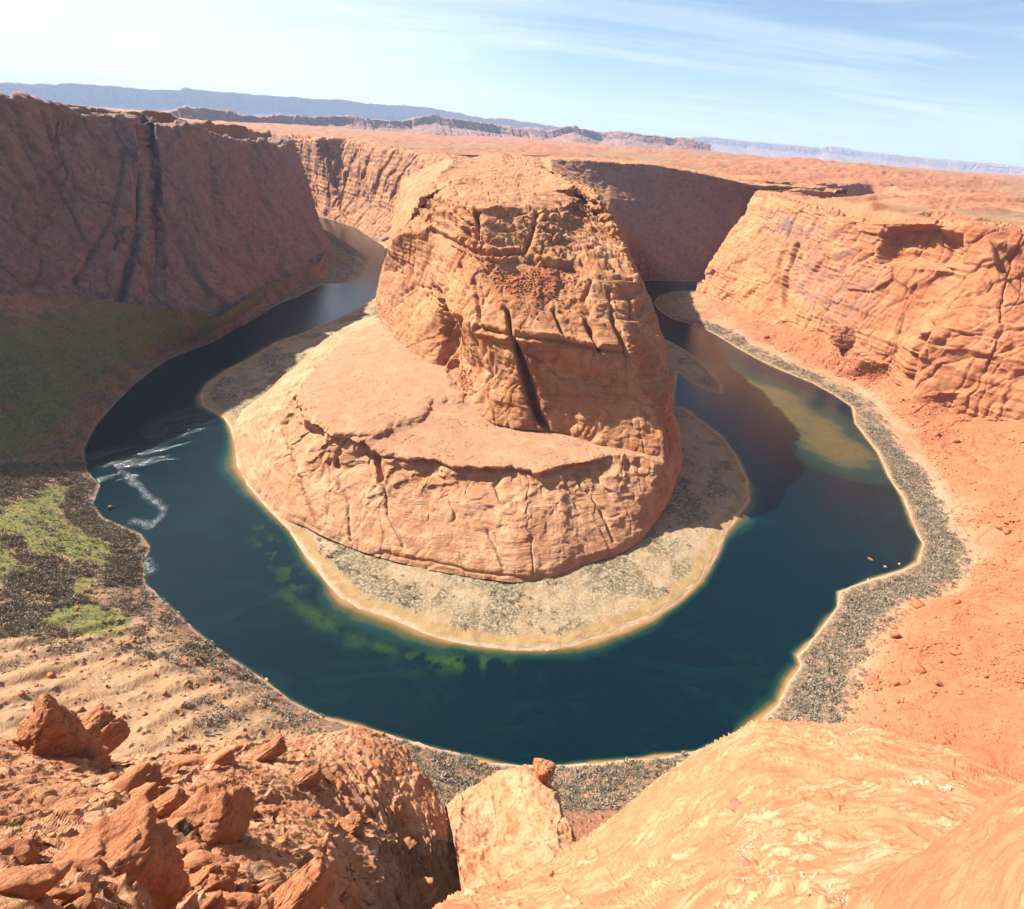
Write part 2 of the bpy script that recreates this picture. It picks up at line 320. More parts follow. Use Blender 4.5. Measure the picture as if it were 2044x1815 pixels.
rimB=[(60,1860),D(1100,315,1620)[:2],D(1200,323,1530)[:2],D(1300,328,1560)[:2],D(1400,346,1580)[:2],D(1508,371,1600)[:2],D(1570,373,1700)[:2],D(1650,376,1850)[:2],(1100,1900)]
rimR=[(1150,1650),(760,1500),D(1503,384,1410)[:2],D(1620,418,1200)[:2],D(1680,435,1110)[:2],D(1740,445,1060)[:2],D(1860,440,1000)[:2],D(1980,455,990)[:2],D(2060,475,1000)[:2],(840,470),(760,250),(700,0),(500,-200),(-500,-200),(-900,200)]
canyon=rimL+rimF+rimB+rimR
# ------------------------------------------------------------ ground: plateau, canyon floor and river bed as one sheet
PL=[D(1640,400,1500),D(1760,410,1500),D(1880,420,1300),D(2044,450,1150),D(2044,425,1600),D(1630,378,1900),D(1510,362,1900),D(1300,320,1900),D(1100,309,1900),D(1000,309,1900),D(900,312,2000),D(760,288,2500),D(620,274,2900),D(2044,395,2600),D(1900,350,3200),D(1700,325,3200),D(1400,305,3500),D(1100,292,3500),D(800,280,3600),D(620,268,4000),D(0,190,1250),D(300,238,1450),D(450,262,1800),D(400,246,2600),D(520,270,2600),D(200,222,1500),(-2500,1500,320),(-1500,400,310),(1300,200,255),(1500,1000,240),
    (-6000,6000,300),(0,8000,300),(6000,6000,290),(3000,9000,295),(-3000,9000,300),(0,20000,296),(15000,20000,292),(-15000,18000,300),(0,36000,290)]
PLa=np.array(PL)
def plateau(X,Y):
    num=0;den=0
    for x,y,z in PLa:
        w_=1.0/(((X-x)**2+(Y-y)**2)+120.0**2)**1.5; num=num+w_*z; den=den+w_
    return num/den
gr={}
def build_ground():
    th=np.radians(np.concatenate([np.arange(-80,-47,0.5),np.arange(-47,56,0.085),np.arange(56,80,0.5)]))
    r=[70.0]
    while r[-1]<40000:
        a=r[-1]; r.append(a+max(0.8,min(a*a/75000.0,0.008*a)))
    r=np.array(r); nr,nc=len(r),len(th)
    X=(r[:,None]*np.sin(th)[None,:]).ravel(); Y=(r[:,None]*np.cos(th)[None,:]).ravel()
    P=np.stack([X,Y,0*X],-1)
    sc_=sdpoly(X,Y,canyon)                # + inside canyon
    near=(sc_>-60)
    sd=np.full(X.shape,200.0); idx=np.where(near&(Y<2600))[0]
    sd[idx]=-sdpoly(X[idx],Y[idx],water_poly)      # + on land
    wob=fbm(P,0.05,3)*3+fbm(P,0.4,2)*0.8
    s2=sd+wob*np.clip(np.abs(sd)/4+0.35,0,1)
    zf=np.where(s2>0,0.9*(1-np.exp(-s2/2.5))+np.clip(s2,0,70)*0.05,np.maximum(s2*0.16,-6))
    zf+=np.where(s2>4,0.7*fbm(P,0.12,3)*np.clip(s2/30,0,1),0)
    zp=plateau(X,Y)
    rr=np.hypot(X,Y)
    n1=fbm(P,0.0022,4); n2=fbm(P,0.009,4,off=9)
    q=P.copy(); q[:,0]*=0.35
    led=fbm(q,0.02,4,off=3)
    rockm=sstep(-0.2,0.15,n1+0.35*n2+0.05)
    nk=0.12+0.88*sstep(120,420,np.hypot(X+80,(Y-1640)*0.8))
    zp=zp+nk*(6*n1)+nk*(3.0*np.tanh(4*n2)+rockm*(4.6*np.tanh(6*led)+3.0*np.abs(fbm(P,0.03,3,off=12))+3.0*np.tanh(5*fbm(q,0.05,3,off=31))))+0.8*fbm(P,0.06,3)
    k=sstep(32,48,-sc_)                    # plateau outside the rim, floor inside
    z=zf*(1-k)+zp*k
    V=np.stack([X,Y,z],-1)
    land=(1-k)
    s3=s2+2.0*fbm(P,0.03,3,off=8)
    sand=land*np.exp(-(np.clip(s3-0.5,0,99)/2.6)**2)*(s2>-30)
    straw=land*sstep(2,4,s3)*sstep(13,9,s3+2*fbm(P,0.08,2))
    dist_i=np.full(X.shape,999.); ii_=np.where(sd<80)[0]; dist_i[ii_]=dline(X[ii_],Y[ii_],inner)
    inn=sstep(90,60,dist_i); sand=sand*np.clip(inn+sstep(-100,100,X)*0.8,0.12,1); straw=straw*np.clip(inn+0.25,0,1)
    band=0.5+0.5*np.sin(s2/4.0+2.0*fbm(P,0.03,2))
    scr=land*np.where(inn>0.5,sstep(9,14,s3),sstep(0.3,2.0,s2))*np.clip(np.where(inn>0.5,0,0.6)+0.25+0.35*band*sstep(-0.2,0.2,fbm(P,0.015,2,off=4))+0.9*sstep(0.0,0.3,fbm(P,0.04,3,off=6)),0,1)
    flat=k*(1-rockm)*0.8
    at=base_attr(V,None,straw=straw*0.9,sand=np.clip(sand+land*0.85*sstep(8,14,s2),0,1),red=k*0.6*rockm,scrub=np.clip(scr,0,1)+flat*0.6,soil=k*0.35*(1-rockm)+0.1*k,varn=0*X,veg=land*0.12*sstep(5,14,s2)+flat*0.2)
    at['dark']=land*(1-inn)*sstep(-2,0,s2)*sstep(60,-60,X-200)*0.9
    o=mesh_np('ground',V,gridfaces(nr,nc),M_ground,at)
    gr.update(V=V,scr=np.clip(scr,0,1)*land*(s2<160)*(z>0.6),straw=straw,nr=nr,nc=nc)
    tag(o,kind='structure',label='rolling orange desert plateau and sandy canyon floor around the river bend',cat='ground')
    print('ground',nr,nc,'%.1fs'%(time.time()-T0))
build_ground()
# ------------------------------------------------------------ river
def watermat():
    b=NB("river_water"); dep=b.attr('dep'); 
    n=b.noise(0.045,6,0.65,dist=1.5); fine=b.noise(0.5,4,0.7)
    d=b.math('ADD',dep,b.math('MULTIPLY',b.math('SUBTRACT',n,0.5),b.rng(dep,0.0,0.35,0.05,0.35)))
    c=b.mix(b.rng(d,0.0,0.16),(0.30,0.155,0.065),(0.095,0.07,0.022))
    c=b.mix(b.rng(d,0.14,0.34),c,(0.007,0.034,0.026))
    c=b.mix(b.rng(d,0.30,0.62),c,(0.0004,0.0085,0.0125))
    st_=b.noise(1.0,5,0.65,sc3=(0.012,0.03,1),rot=(0,0,0.6),dist=1.5); c=b.mix(b.math('MULTIPLY',b.rng(st_,0.5,0.7),b.rng(d,0.3,0.6,0,0.7)),c,(0.002,0.018,0.018))
    al=b.math('MULTIPLY',b.attr('algae'),b.rng(fine,0.35,0.6,0.35,1)); c=b.mix(al,c,(0.028,0.062,0.012))
    foam=b.math('MULTIPLY',b.attr('foam'),b.rng(b.noise(0.9,7,0.85,dist=1.5,sc3=(1,0.6,1)),0.50,0.62),clamp=True)
    c=b.mix(foam,c,(0.8,0.82,0.82))
    b.put(b.p.inputs['Base Color'],c); b.p.inputs['IOR'].default_value=1.33; b.put(b.p.inputs['Roughness'],b.math('ADD',b.math('MULTIPLY',foam,0.5),b.rng(b.attr('ripple'),0.1,0.8,0.05,0.11)))
    w1=b.noise(0.30,5,0.7,sc3=(0.6,1.8,1),rot=(0,0,0.5)); w2=b.noise(1.6,3,0.6)
    h=b.math('MULTIPLY_ADD',w2,0.25,w1)
    rip=b.attr('ripple'); h=b.math('MULTIPLY',h,b.math('MULTIPLY_ADD',rip,1.5,0.06))
    b.put(b.p.inputs['Normal'],b.bump(h,1.2,1.0))
    return b.m
def build_water():
    th=np.radians(np.arange(-52,52,0.13)); r=[100.0]
    while r[-1]<2900: r.append(r[-1]+max(1.2,min(r[-1]**2/90000.,9)))
    r=np.array(r)
    X=(r[:,None]*np.sin(th)[None,:]).ravel(); Y=(r[:,None]*np.cos(th)[None,:]).ravel()
    P=np.stack([X,Y,0*X],-1)
    sd=sdpoly(X,Y,water_poly)
    # distance to the inner and outer banks apart: the point bar shelves gently
    di=dline(X,Y,inner[6:-8]); 
    X0=X; dep=np.clip(sd+1.5*fbm(P,0.05,3)*(sd<20),0,100)/np.where(di<42,26.0*(0.75+0.9*np.clip(fbm(P,0.012,3,off=15)+0.1,-0.4,1)),np.where(X>150,9.0*(0.9+1.6*np.clip(fbm(P,0.012,3,off=16),-0.4,1)),4.0))
    px,py=proj(P)
    sh=[Z(560,1180,0),Z(620,1225,0),Z(700,1275,0),Z(780,1300,0)]; da=dline(X,Y,sh)
    algae=np.exp(-((da+4*fbm(P,0.06,3))/6.0)**2)*0.75*sstep(-0.6,0.2,fbm(P,0.1,3,off=6))
    ga=[Z(820,1320,0),Z(900,1322,0),Z(1000,1318,0)]; algae=np.maximum(algae,np.exp(-(dline(X,Y,ga)/7)**2)*sstep(-0.1,0.3,fbm(P,0.12,3)))
    gb=[Z(520,1060,0),Z(560,1120,0),Z(590,1170,0)]; algae=np.maximum(algae,0.6*np.exp(-(dline(X,Y,gb)/9)**2)*sstep(0.0,0.3,fbm(P,0.12,3)))
    dep=dep-0.0*di
    # shallow shelf on the right reach
    shelf=dline(X,Y,[Z(1430,745,0),Z(1500,775,0),Z(1560,800,0),Z(1620,850,0),Z(1680,900,0)]); sl2=0.20+0.30*sstep(15,75,shelf+18*fbm(P,0.03,3,off=2)); dep=np.where(shelf<75,np.minimum(dep,sl2),dep)
    sp=dline(X,Y,[Z(640,1195,0),Z(760,1262,0),Z(860,1290,0)]); dep=dep*(0.45+0.55*sstep(4,22,sp))
    foamc=[Z(235,930,0),Z(262,955,0),Z(290,985,0),Z(318,1010,0),Z(325,1030,0),Z(300,1050,0),Z(265,1040,0)]
    foam=np.exp(-((dline(X,Y,foamc)+3*fbm(P,0.1,2))/2.6)**2)*0.65
    foam=np.maximum(foam,0.8*np.exp(-(dline(X,Y,[Z(640,567,0),Z(665,569,0)])/16)**2))
    foam=np.maximum(foam,0.7*np.exp(-(dline(X,Y,[Z(290,1120,0),Z(300,1140,0)])/3)**2))
    g=dline(X,Y,[Z(220,930,0),Z(300,900,0),Z(380,840,0)])
    stk=sstep(0.0,0.30,fbm(np.stack([X*0.35+Y*0.25,Y*0.9-X*0.7,0*X],-1),0.10,4,off=5)); rip=0.04+0.9*np.exp(-(g/30)**2)*(0.03+0.92*stk)+0.03
    o=mesh_np('river_water',P,gridfaces(len(r),len(th)),watermat(),dict(dep=dep,algae=algae,foam=foam,ripple=rip))
    tag(o,kind='structure',label='deep blue green river bending round the rock peninsula',cat='river'); o.name='water'
build_water()
print('water %.1fs'%(time.time()-T0))
W=lambda x,y,z:(x,y,z)
# ------------------------------------------------------------ outer bank: talus from the shore up to the cliffs
def outer_bank():
    n=len(SH)
    rA=[(i,Z(x,y,0)[:2]+(-0.45,)) for i,(x,y) in enumerate(SH)]
    # push the first rail slightly into the river
    r1=[(0,Z(655,462,3)),(1,Z(685,492,3)),(2,Z(705,515,3)),(3,Z(690,530,3)),(5,Z(645,552,4)),(7,Z(552,592,4)),(9,Z(415,668,5)),(10,Z(320,700,6)),(12,Z(200,790,8)),(14,Z(130,880,8)),(15,Z(120,930,8)),(17,Z(90,1000,8)),(19,Z(150,1060,7)),(21,Z(210,1110,7)),(23,Z(210,1180,9)),(25,Z(350,1250,6)),(27,Z(500,1368,6)),(29,Z(610,1450,6)),(31,Z(770,1500,6)),(33,Z(900,1560,8)),(35,Z(1020,1590,8)),(37,Z(1180,1590,8)),(39,Z(1380,1560,8)),(41,Z(1610,1460,6)),(43,Z(1650,1390,5)),(45,Z(1720,1320,6)),(47,Z(1740,1240,6)),(49,Z(1790,1210,6)),(51,Z(1900,1190,6)),(52,Z(1945,1120,7)),(53,Z(1895,1050,6)),(55,Z(1850,950,6)),(57,Z(1790,850,6)),(59,Z(1740,800,6)),(61,Z(1680,755,6)),(63,Z(1570,720,5)),(65,Z(1480,680,5)),(67,Z(1410,640,4)),(69,Z(1350,600,3)),(72,Z(1390,585,3))]
    r3=[(0,Z(640,455,8)),(2,Z(672,505,12)),(4,Z(655,530,12)),(5,Z(640,545,10)),(7,Z(545,588,10)),(9,Z(430,655,25)),(10,Z(330,645,45)),(11,Z(200,635,65)),(12,Z(100,607,85)),(13,Z(0,600,100)),(14,W(-740,520,110)),(15,W(-720,420,110)),(17,W(-640,300,110)),(19,W(-560,200,115)),(21,W(-480,120,120)),(24,W(-400,60,130)),(27,W(-260,20,140)),(31,W(-120,30,120)),(35,W(0,40,110)),(39,W(110,45,100)),(43,W(200,30,115)),(45,W(270,90,120)),(48,W(380,200,120)),(51,W(470,300,110)),(54,W(560,400,100)),(56,Z(2060,812,55)),(58,Z(1892,805,40)),(59,Z(1822,795,32)),(60,Z(1762,758,25)),(61,Z(1700,740,25)),(62,Z(1650,690,38)),(63,Z(1600,660,42)),(64,Z(1540,640,36)),(66,Z(1450,612,14)),(68,Z(1385,590,6)),(72,Z(1395,575,3))]
    t=sorted({p[0] for r in (rA,r1,r3) for p in r})
    def at(r,t): 
        rt=[p[0] for p in r]; a=np.array([p[1] for p in r]); return np.array([np.interp(t,rt,a[:,k]) for k in range(3)])
    r2=[];r4=[]
    for k in t:
        a=at(r1,k);c=at(r3,k); m=a*0.5+c*0.5; m[2]=a[2]+(c[2]-a[2])*0.40; r2.append((k,tuple(m)))
        d=c-a; d[2]=0; L=np.linalg.norm(d)+1e-6; e=c+d/L*min(60,L*0.5); e[2]+=20; r4.append((k,tuple(e)))
    r0_=[(k,tuple(p)) for k,p in rA]
    G=loftgrid([r0_,r1,r2,r3,r4],0.5,3,3); nr,nc,_=G.shape; N=gnormal(G); P=G.reshape(-1,3); Nf=N.reshape(-1,3)
    Nf=Nf*np.sign(Nf[:,2:3]+1e-6)
    u=np.repeat(np.arange(nr),nc)
    hgt=np.clip((P[:,2]-2)/25,0,1)
    up=sstep(3,15,P[:,2])
    Q=P.copy()
    # rills running downslope: noise stretched along the fall line, i.e. by column
    tt=np.tile(np.arange(nc),nr).astype(float)
    d=0.5*fbm(P,0.08,3)*(0.3+up)+0.25*fbm(P,0.5,3)*(0.4+up)+up*(1.6*fbm(P,0.03,3)+0.9*np.abs(fbm(P,0.07,3,off=7)))
    # scattered stones
    stn=vn(P[:,0]*0.45,P[:,1]*0.45,P[:,2]*0.45); d+=up*1.1*sstep(0.55,0.85,stn)
    px,py=proj(P)
    d+=up*(px>1380)*(-2.2*np.exp(-(np.abs(fbm(P*np.array([1,1,0.3]),0.022,3,off=27))/0.05)**2)+1.6*np.abs(fbm(P*np.array([1,1,0.2]),0.045,3,off=17))+0.7*ledges(P[:,2]+4*fbm(P,0.03,2,off=3),5.0,2.3,sstep(-0.1,0.2,fbm(P,0.02,2,off=5))))
    d+=up*2.2*fbm(P,0.018,3,off=44)
    # contour ribs of the tan slope at the lower left
    ribm=sstep(660,560,px)*sstep(1180,1290,py+0.25*px)*up
    ra=np.array(Z(0,1355,60));rc=np.array(Z(320,1290,28));rd_=(rc-ra)[:2];rd_/=np.linalg.norm(rd_);rn=np.array([-rd_[1],rd_[0]]); rl_=abs((np.array(Z(200,1292,44))-np.array(Z(200,1328,48)))[:2]@rn); rb_=(P[:,0]*rn[0]+P[:,1]*rn[1]+11.0*fbm(P,0.016,4)+0.0009*(P[:,0]*rd_[0]+P[:,1]*rd_[1]-ra[0]*rd_[0]-ra[1]*rd_[1]-60)**2)/rl_; d+=ribm*sstep(-0.35,0.15,fbm(P,0.02,2,off=71))*2.0*(sstep(0,0.35,rb_%1)-sstep(0.4,1.0,rb_%1)-0.5)
    V=P+Nf*d[:,None]
    sd=-sdpoly(V[:,0],V[:,1],water_poly); n1=fbm(V,0.03,3); n2=fbm(V,0.12,3)
    left=px<880; 
    shade=sstep(1000,860,py)*(px<760)
    right=px>1380
    sd3=sd+2.5*fbm(V,0.03,3,off=8)
    sand=np.exp(-(np.clip(sd3,0,99)/np.where(right,4.0,1.8))**2)*np.where(right,0.9,0.15)
    belt=np.where(right,sstep(3,7,sd),sstep(0.3,2.0,sd))*np.where(right,sstep(40,22,sd+6*n1),sstep(60,30,sd+10*n1))
    scr=belt.copy()
    lawn=sstep(10,30,sd)*(px<300)*(py>700)*(py<1340)*sstep(-0.25,0.1,n1)*sstep(1330,1200,py+0.45*px)
    lawn=np.maximum(lawn,sstep(8,22,V[:,2])*sstep(95,60,V[:,2])*shade*(px<520)*0.95*sstep(-0.6,-0.2,n1))
    lawn=np.maximum(lawn,0.8*((px>655)&(px<745)&(py<570)&(sd>6)))
    tan=(px<760)*(py>1150)*sstep(4,14,V[:,2])
    veg=np.clip(lawn,0,1)
    patch=np.exp(-(((px-175)/95)**2+((py-1235-0.0*px)/38)**2)); veg=np.maximum(veg,sstep(0.3,0.6,patch+0.3*n2))
    red=right*sstep(5,16,V[:,2]+3*n2)*0.95
    red=np.maximum(red,((px>1100)&(px<1500)&(py>1500))*sstep(8,16,V[:,2]))
    scr=np.where(tan>0.5,np.maximum(belt*0.9*sstep(26,12,sd+8*n1),0.5*sstep(0.25,0.45,n1)),scr)
    scr=np.where((px<420)&(py>900)&(py<1290),np.maximum(scr,0.85*sstep(-0.1,0.15,-n1)*sstep(45,20,V[:,2])),scr)
    scr=np.maximum(scr,shade*(px<760)*(0.25+0.5*sstep(-0.1,0.2,n2))*sstep(110,85,V[:,2]))
    pale=right*sstep(3,8,sd)*sstep(60,25,sd+14*n1)*0.38
    at_=base_attr(V,None,sand=np.clip(sand*0.9+pale+0.22*tan*(1-veg),0,1),scrub=np.clip(scr,0,1)*(1-0.6*veg),veg=veg*0.95,red=red,straw=0.30*tan*(1-veg),soil=np.clip(0.9*tan,0,1),varn=0*px)
    o=mesh_np('talus_slope',V,gridfaces(nr,nc)[:,::-1],M_ground,at_)
    tag(o,kind='structure',label='loose red and tan talus slopes climbing from the outer river bank',cat='slope')
    print('talus',nr,nc,'%.1fs'%(time.time()-T0))
    return V,at_,nr,nc,N
talusV,talusA,talusR,talusC,talusN=outer_bank()
# ------------------------------------------------------------ left cliff
def mid(ra,rb,f,fz,t=None):
    ts=sorted({p[0] for p in ra}|{p[0] for p in rb}); out=[]
    A=np.array([p[1] for p in ra]);B=np.array([p[1] for p in rb]);ta=[p[0] for p in ra];tb=[p[0] for p in rb]
    for k in ts:
        a=np.array([np.interp(k,ta,A[:,i]) for i in range(3)]);b=np.array([np.interp(k,tb,B[:,i]) for i in range(3)])
        m=a+(b-a)*f; m[2]=a[2]+(b[2]-a[2])*fz; out.append((k,tuple(m)))
    return out
def push(r,dist,dz,cx=None):
    """offset a rail sideways (left of its direction of travel) by dist"""
    A=np.array([p[1] for p in r]); g=np.gradient(A,axis=0); n=np.stack([-g[:,1],g[:,0]],-1); n/=np.linalg.norm(n,axis=1,keepdims=True)+1e-9
    return [(p[0],(p[1][0]+n[i,0]*dist,p[1][1]+n[i,1]*dist,p[1][2]+dz)) for i,p in enumerate(r)]
bL=[(-1,W(-600,200,90)),(0,W(-660,320,95)),(1,W(-725,470,95)),(2,Z(0,600,95)),(3,Z(100,607,80)),(4,Z(200,635,58)),(5,Z(330,645,38)),(6,Z(430,655,18)),(7,Z(500,625,5)),(8,Z(570,592,-1)),(9,Z(640,550,-1)),(10,Z(668,522,6)),(10.6,Z(655,490,3)),(11,W(-640,1560,0)),(12,W(-780,1900,-3)),(13,W(-1000,2300,-3))]
tL=[(-1,W(-1000,300,305)),(0,W(-900,430,305)),(1,W(-780,520,303)),(1.5,W(-730,650,303)),(2,D(0,194,1030)),(3,D(100,214,1080)),(4,D(200,226,1130)),(4.5,D(285,240,1150)),(4.75,D(296,244,1230)),(5,D(310,246,1190)),(5.5,D(360,250,1230)),(6,D(400,256,1290)),(7,D(450,270,1350)),(8,D(500,280,1440)),(9,D(538,288,1500)),(10,D(552,296,1570)),(10.6,W(-690,1700,262)),(11,W(-760,1800,262)),(12,W(-950,2050,262)),(13,W(-1350,2500,265))]
railsL=[push(bL,-0,-25) if False else [(t,(p[0],p[1],p[2]-22)) for t,p in bL],bL,mid(bL,tL,0.45,0.33),mid(bL,tL,0.80,0.72),tL,[(t,p) for t,p in push(tL,35,2)],[(t,p) for t,p in push(tL,90,-6)]]
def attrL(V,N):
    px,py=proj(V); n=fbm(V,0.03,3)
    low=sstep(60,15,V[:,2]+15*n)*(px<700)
    return base_attr(V,N,varn=1.8+0*px,veg=0.5*low*(px<450),dark=0.95+0*px,soil=sstep(0.7,0.95,N[:,2])*0.6,scrub=0.3*low)  # dark: varnish tone over the whole wall, also deepening its shade in the colour
def sculptL(V,N,nr,nc):
    # the great cleft and the slanting joints
    px,py=proj(V)
    def crack(line,wd,dep):
        d=dline(px,py,line); return -dep*np.exp(-(d/wd)**2)
    d=crack([(287,240),(292,300),(280,380),(278,450),(255,540),(235,620)],9,16)
    i_=np.where((px>-60)&(px<760))[0]; bb=np.zeros(len(V)); bb[i_]=blocks(V[i_],55.0,2.6,6.5,0.015,3.0,warp=0.25,seed=41.0,az=30)+blocks(V[i_],15.0,1.2,1.2,0.04,1.6,seed=44.0); d+=bb
    d+=crack([(80,225),(105,300),(112,330)],4,6)+crack([(330,420),(380,520),(420,585)],8,9)+crack([(420,300),(430,380),(440,470)],5,7)+crack([(500,300),(520,380),(560,460)],6,7)+crack([(250,300),(225,430),(150,560)],5,6)
    return V+N*d[:,None]
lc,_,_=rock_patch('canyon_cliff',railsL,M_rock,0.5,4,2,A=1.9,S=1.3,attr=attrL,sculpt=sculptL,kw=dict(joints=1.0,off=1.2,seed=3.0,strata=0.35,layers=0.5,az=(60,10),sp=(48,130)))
tag(lc,'tall shadowed canyon wall on the left with deep vertical clefts','cliff',kind='structure')
# ------------------------------------------------------------ far sunlit cliff
bF=[(0,W(-1120,2480,-3)),(1,W(-880,2330,-3)),(1.6,Z(640,433,-3)),(2,Z(665,441,-3)),(3,Z(710,456,-3)),(4,Z(740,476,-3)),(5,Z(770,493,-3)),(6,W(-370,1500,-3)),(7,W(-300,1300,-3))]
tF=[(0,D(540,278,2700)),(0.5,D(590,279,2620)),(1,D(614,277,2480)),(1.15,D(634,276,2330)),(2,D(692,281,2290)),(2.2,D(705,283,2240)),(3,D(760,293,2060)),(4,D(830,304,1880)),(5,D(880,313,1700)),(6,D(905,322,1500)),(7,D(900,330,1330))]
railsF=[bF,mid(bF,tF,0.45,0.30),mid(bF,tF,0.72,0.72),tF,push(tF,40,1),push(tF,120,-8)]
def attrF(V,N): return base_attr(V,N,varn=1.3+zeros(V),soil=sstep(0.8,0.97,N[:,2])*0.5)
fc,_,_=rock_patch('canyon_cliff',railsF,M_rock,0.7,3,3,A=2.2,S=2.2,attr=attrF,kw=dict(joints=1.4,layers=0.5,seed=13.0,strata=0.4,az=(80,20),sp=(22,40)))
tag(fc,'distant sunlit canyon wall rising from the upstream river','cliff',kind='structure')
# ------------------------------------------------------------ butte and the shaded wall behind it
B=[(0,W(-430,1665,-3)),(1,W(-380,1450,-3)),(2,Z(757,572,-2)),(3,Z(754,600,4)),(4,Z(755,635,40)),(5,Z(790,674,60)),(6,Z(850,726,60)),(7,Z(888,739,60)),(8,Z(912,742,60)),(9,Z(925,805,58)),(10,Z(985,846,57)),(11,Z(1040,858,56)),(12,Z(1090,860,56)),(13,Z(1130,865,55)),(14,Z(1200,890,54)),(15,Z(1270,905,53)),(16,Z(1328,918,52)),(17,W(166,458,40)),(18,W(192,540,2)),(19,W(215,680,-1)),(20,W(245,820,-1)),(21,W(270,1050,-1)),(22,W(292,1428,-3)),(23,Z(1310,562,-3)),(24,Z(1350,563,-3)),(25,Z(1400,564,-3)),(26,W(640,1540,-3)),(27,W(780,1600,-3)),(28,W(1000,1700,-3))]
S0=[(4,Z(758,600,70)),(5,Z(785,625,80)),(6,Z(852,665,85)),(7,Z(893,680,85)),(8,Z(915,690,85)),(9,Z(940,730,80)),(10,Z(985,745,95)),(11,Z(1030,745,105)),(12,Z(1070,740,110)),(13,Z(1120,740,110)),(14,Z(1195,760,105)),(15,Z(1265,775,100)),(16,Z(1325,775,100)),(17,Z(1340,768,95)),(18,W(178,600,80)),(19,W(200,720,75)),(20,W(220,860,70)),(21,W(240,1080,70)),(22,W(262,1415,60)),(23,W(335,1440,60)),(24,W(400,1470,60)),(25,W(495,1490,60)),(26,W(640,1550,60)),(28,W(1000,1720,60)),(0,W(-415,1672,60)),(1,W(-350,1420,60)),(2,W(-300,1120,60)),(3,Z(754,585,50))]
S0.sort()
S1=[(0,W(-400,1680,110)),(1,W(-330,1400,115)),(2,W(-270,1100,118)),(3,W(-243,930,118)),(4,Z(765,540,112)),(5,Z(783,541,118)),(6,Z(843,556,130)),(7,Z(866,590,130)),(8,Z(903,635,130)),(9,Z(930,645,134)),(10,Z(970,655,137)),(11,Z(1015,668,140)),(12,Z(1053,672,140)),(13,Z(1109,676,140)),(14,Z(1191,692,137)),(15,Z(1254,702,133)),(16,Z(1300,675,134)),(17,Z(1326,672,132)),(18,W(160,650,132)),(19,W(165,760,130)),(20,W(180,900,130)),(21,W(200,1100,130)),(22,W(240,1400,120)),(23,W(320,1450,120)),(24,W(390,1480,120)),(25,W(490,1505,120)),(26,W(640,1565,120)),(28,W(1000,1750,120))]
S2=[(0,W(-380,1690,180)),(1,W(-300,1400,180)),(2,W(-250,1100,178)),(3,W(-220,950,168)),(4,Z(785,480,166)),(5,Z(805,466,180)),(6,Z(866,462,190)),(7,Z(918,489,193)),(8,Z(948,504,194)),(9,Z(975,507,196)),(10,Z(1000,507,197)),(11,Z(1038,503,198)),(12,Z(1075,526,190)),(13,Z(1139,536,186)),(14,Z(1195,553,184)),(15,Z(1240,558,181)),(16,Z(1262,556,180)),(17,Z(1273,563,176)),(18,W(125,690,182)),(19,W(115,790,190)),(20,W(125,910,190)),(21,W(150,1100,190)),(22,W(200,1440,190)),(23,W(300,1490,185)),(24,W(390,1515,185)),(25,W(490,1540,185)),(26,W(630,1580,185)),(28,W(1000,1790,185))]
T1=[(0,D(890,315,1720)),(1,D(905,323,1400)),(2,D(893,334,1180)),(3,D(870,357,1000)),(4,Z(845,399,222)),(5,Z(862,388,227)),(6,Z(888,392,231)),(7,Z(910,403,233)),(8,Z(940,415,233)),(9,Z(965,418,233)),(10,Z(996,415,234)),(11,Z(1041,419,233)),(12,Z(1075,419,233)),(13,Z(1120,413,233)),(14,Z(1157,400,234)),(15,Z(1180,397,234)),(16,Z(1195,405,231)),(17,Z(1218,440,222)),(18,Z(1192,398,244)),(19,Z(1170,372,250)),(20,D(1131,361,980)),(21,D(1104,343,1180)),(22,D(1097,316,1500)),(23,D(1200,323,1530)),(24,D(1300,328,1560)),(25,D(1400,346,1580)),(26,D(1508,371,1600)),(27,D(1570,373,1700)),(28,D(1650,376,1850))]
T2=[(0,D(920,317,1800)),(2,D(930,330,1350)),(4,D(905,360,900)),(8,D(960,370,840)),(12,D(1040,377,820)),(15,D(1130,378,830)),(17,D(1145,372,860)),(18,D(1140,366,900)),(20,D(1110,357,1020)),(21,D(1080,341,1240)),(22,D(1080,314,1700)),(24,D(1300,323,1760)),(26,D(1510,362,1780)),(28,D(1650,370,2050))]
T3=[(0,W(-120,2100,266)),(4,W(-60,1250,252)),(8,W(-20,1250,254)),(16,W(0,1250,254)),(20,W(10,1350,257)),(22,W(80,2100,266)),(28,W(1000,2300,238))]
pz=float(plateau(np.array([-60.]),np.array([2050.]))[0])
T3=[(t,(p[0],2080,pz+2) if t in (0,22) else p) for t,p in T3]; T4=[(t,(min(max(p[0],-150),70),max(p[1],1650) if p[1]<2000 else p[1]+20,(pz+2 if p[1]>=2000 else 257))) for t,p in T3 if t<23]+[(28,(1000,2330,230))]
T5=[(t,((-110+t*8) if t<23 else p[0],2085 if t<23 else 2360,pz+1.5 if t<23 else 215)) for t,p in T4]; T6=[(t,(p[0],p[1]+60,p[2]-25)) for t,p in T5]
def lineN(px,py,line,wd): return np.exp(-(dline(px,py,line)/wd)**2)
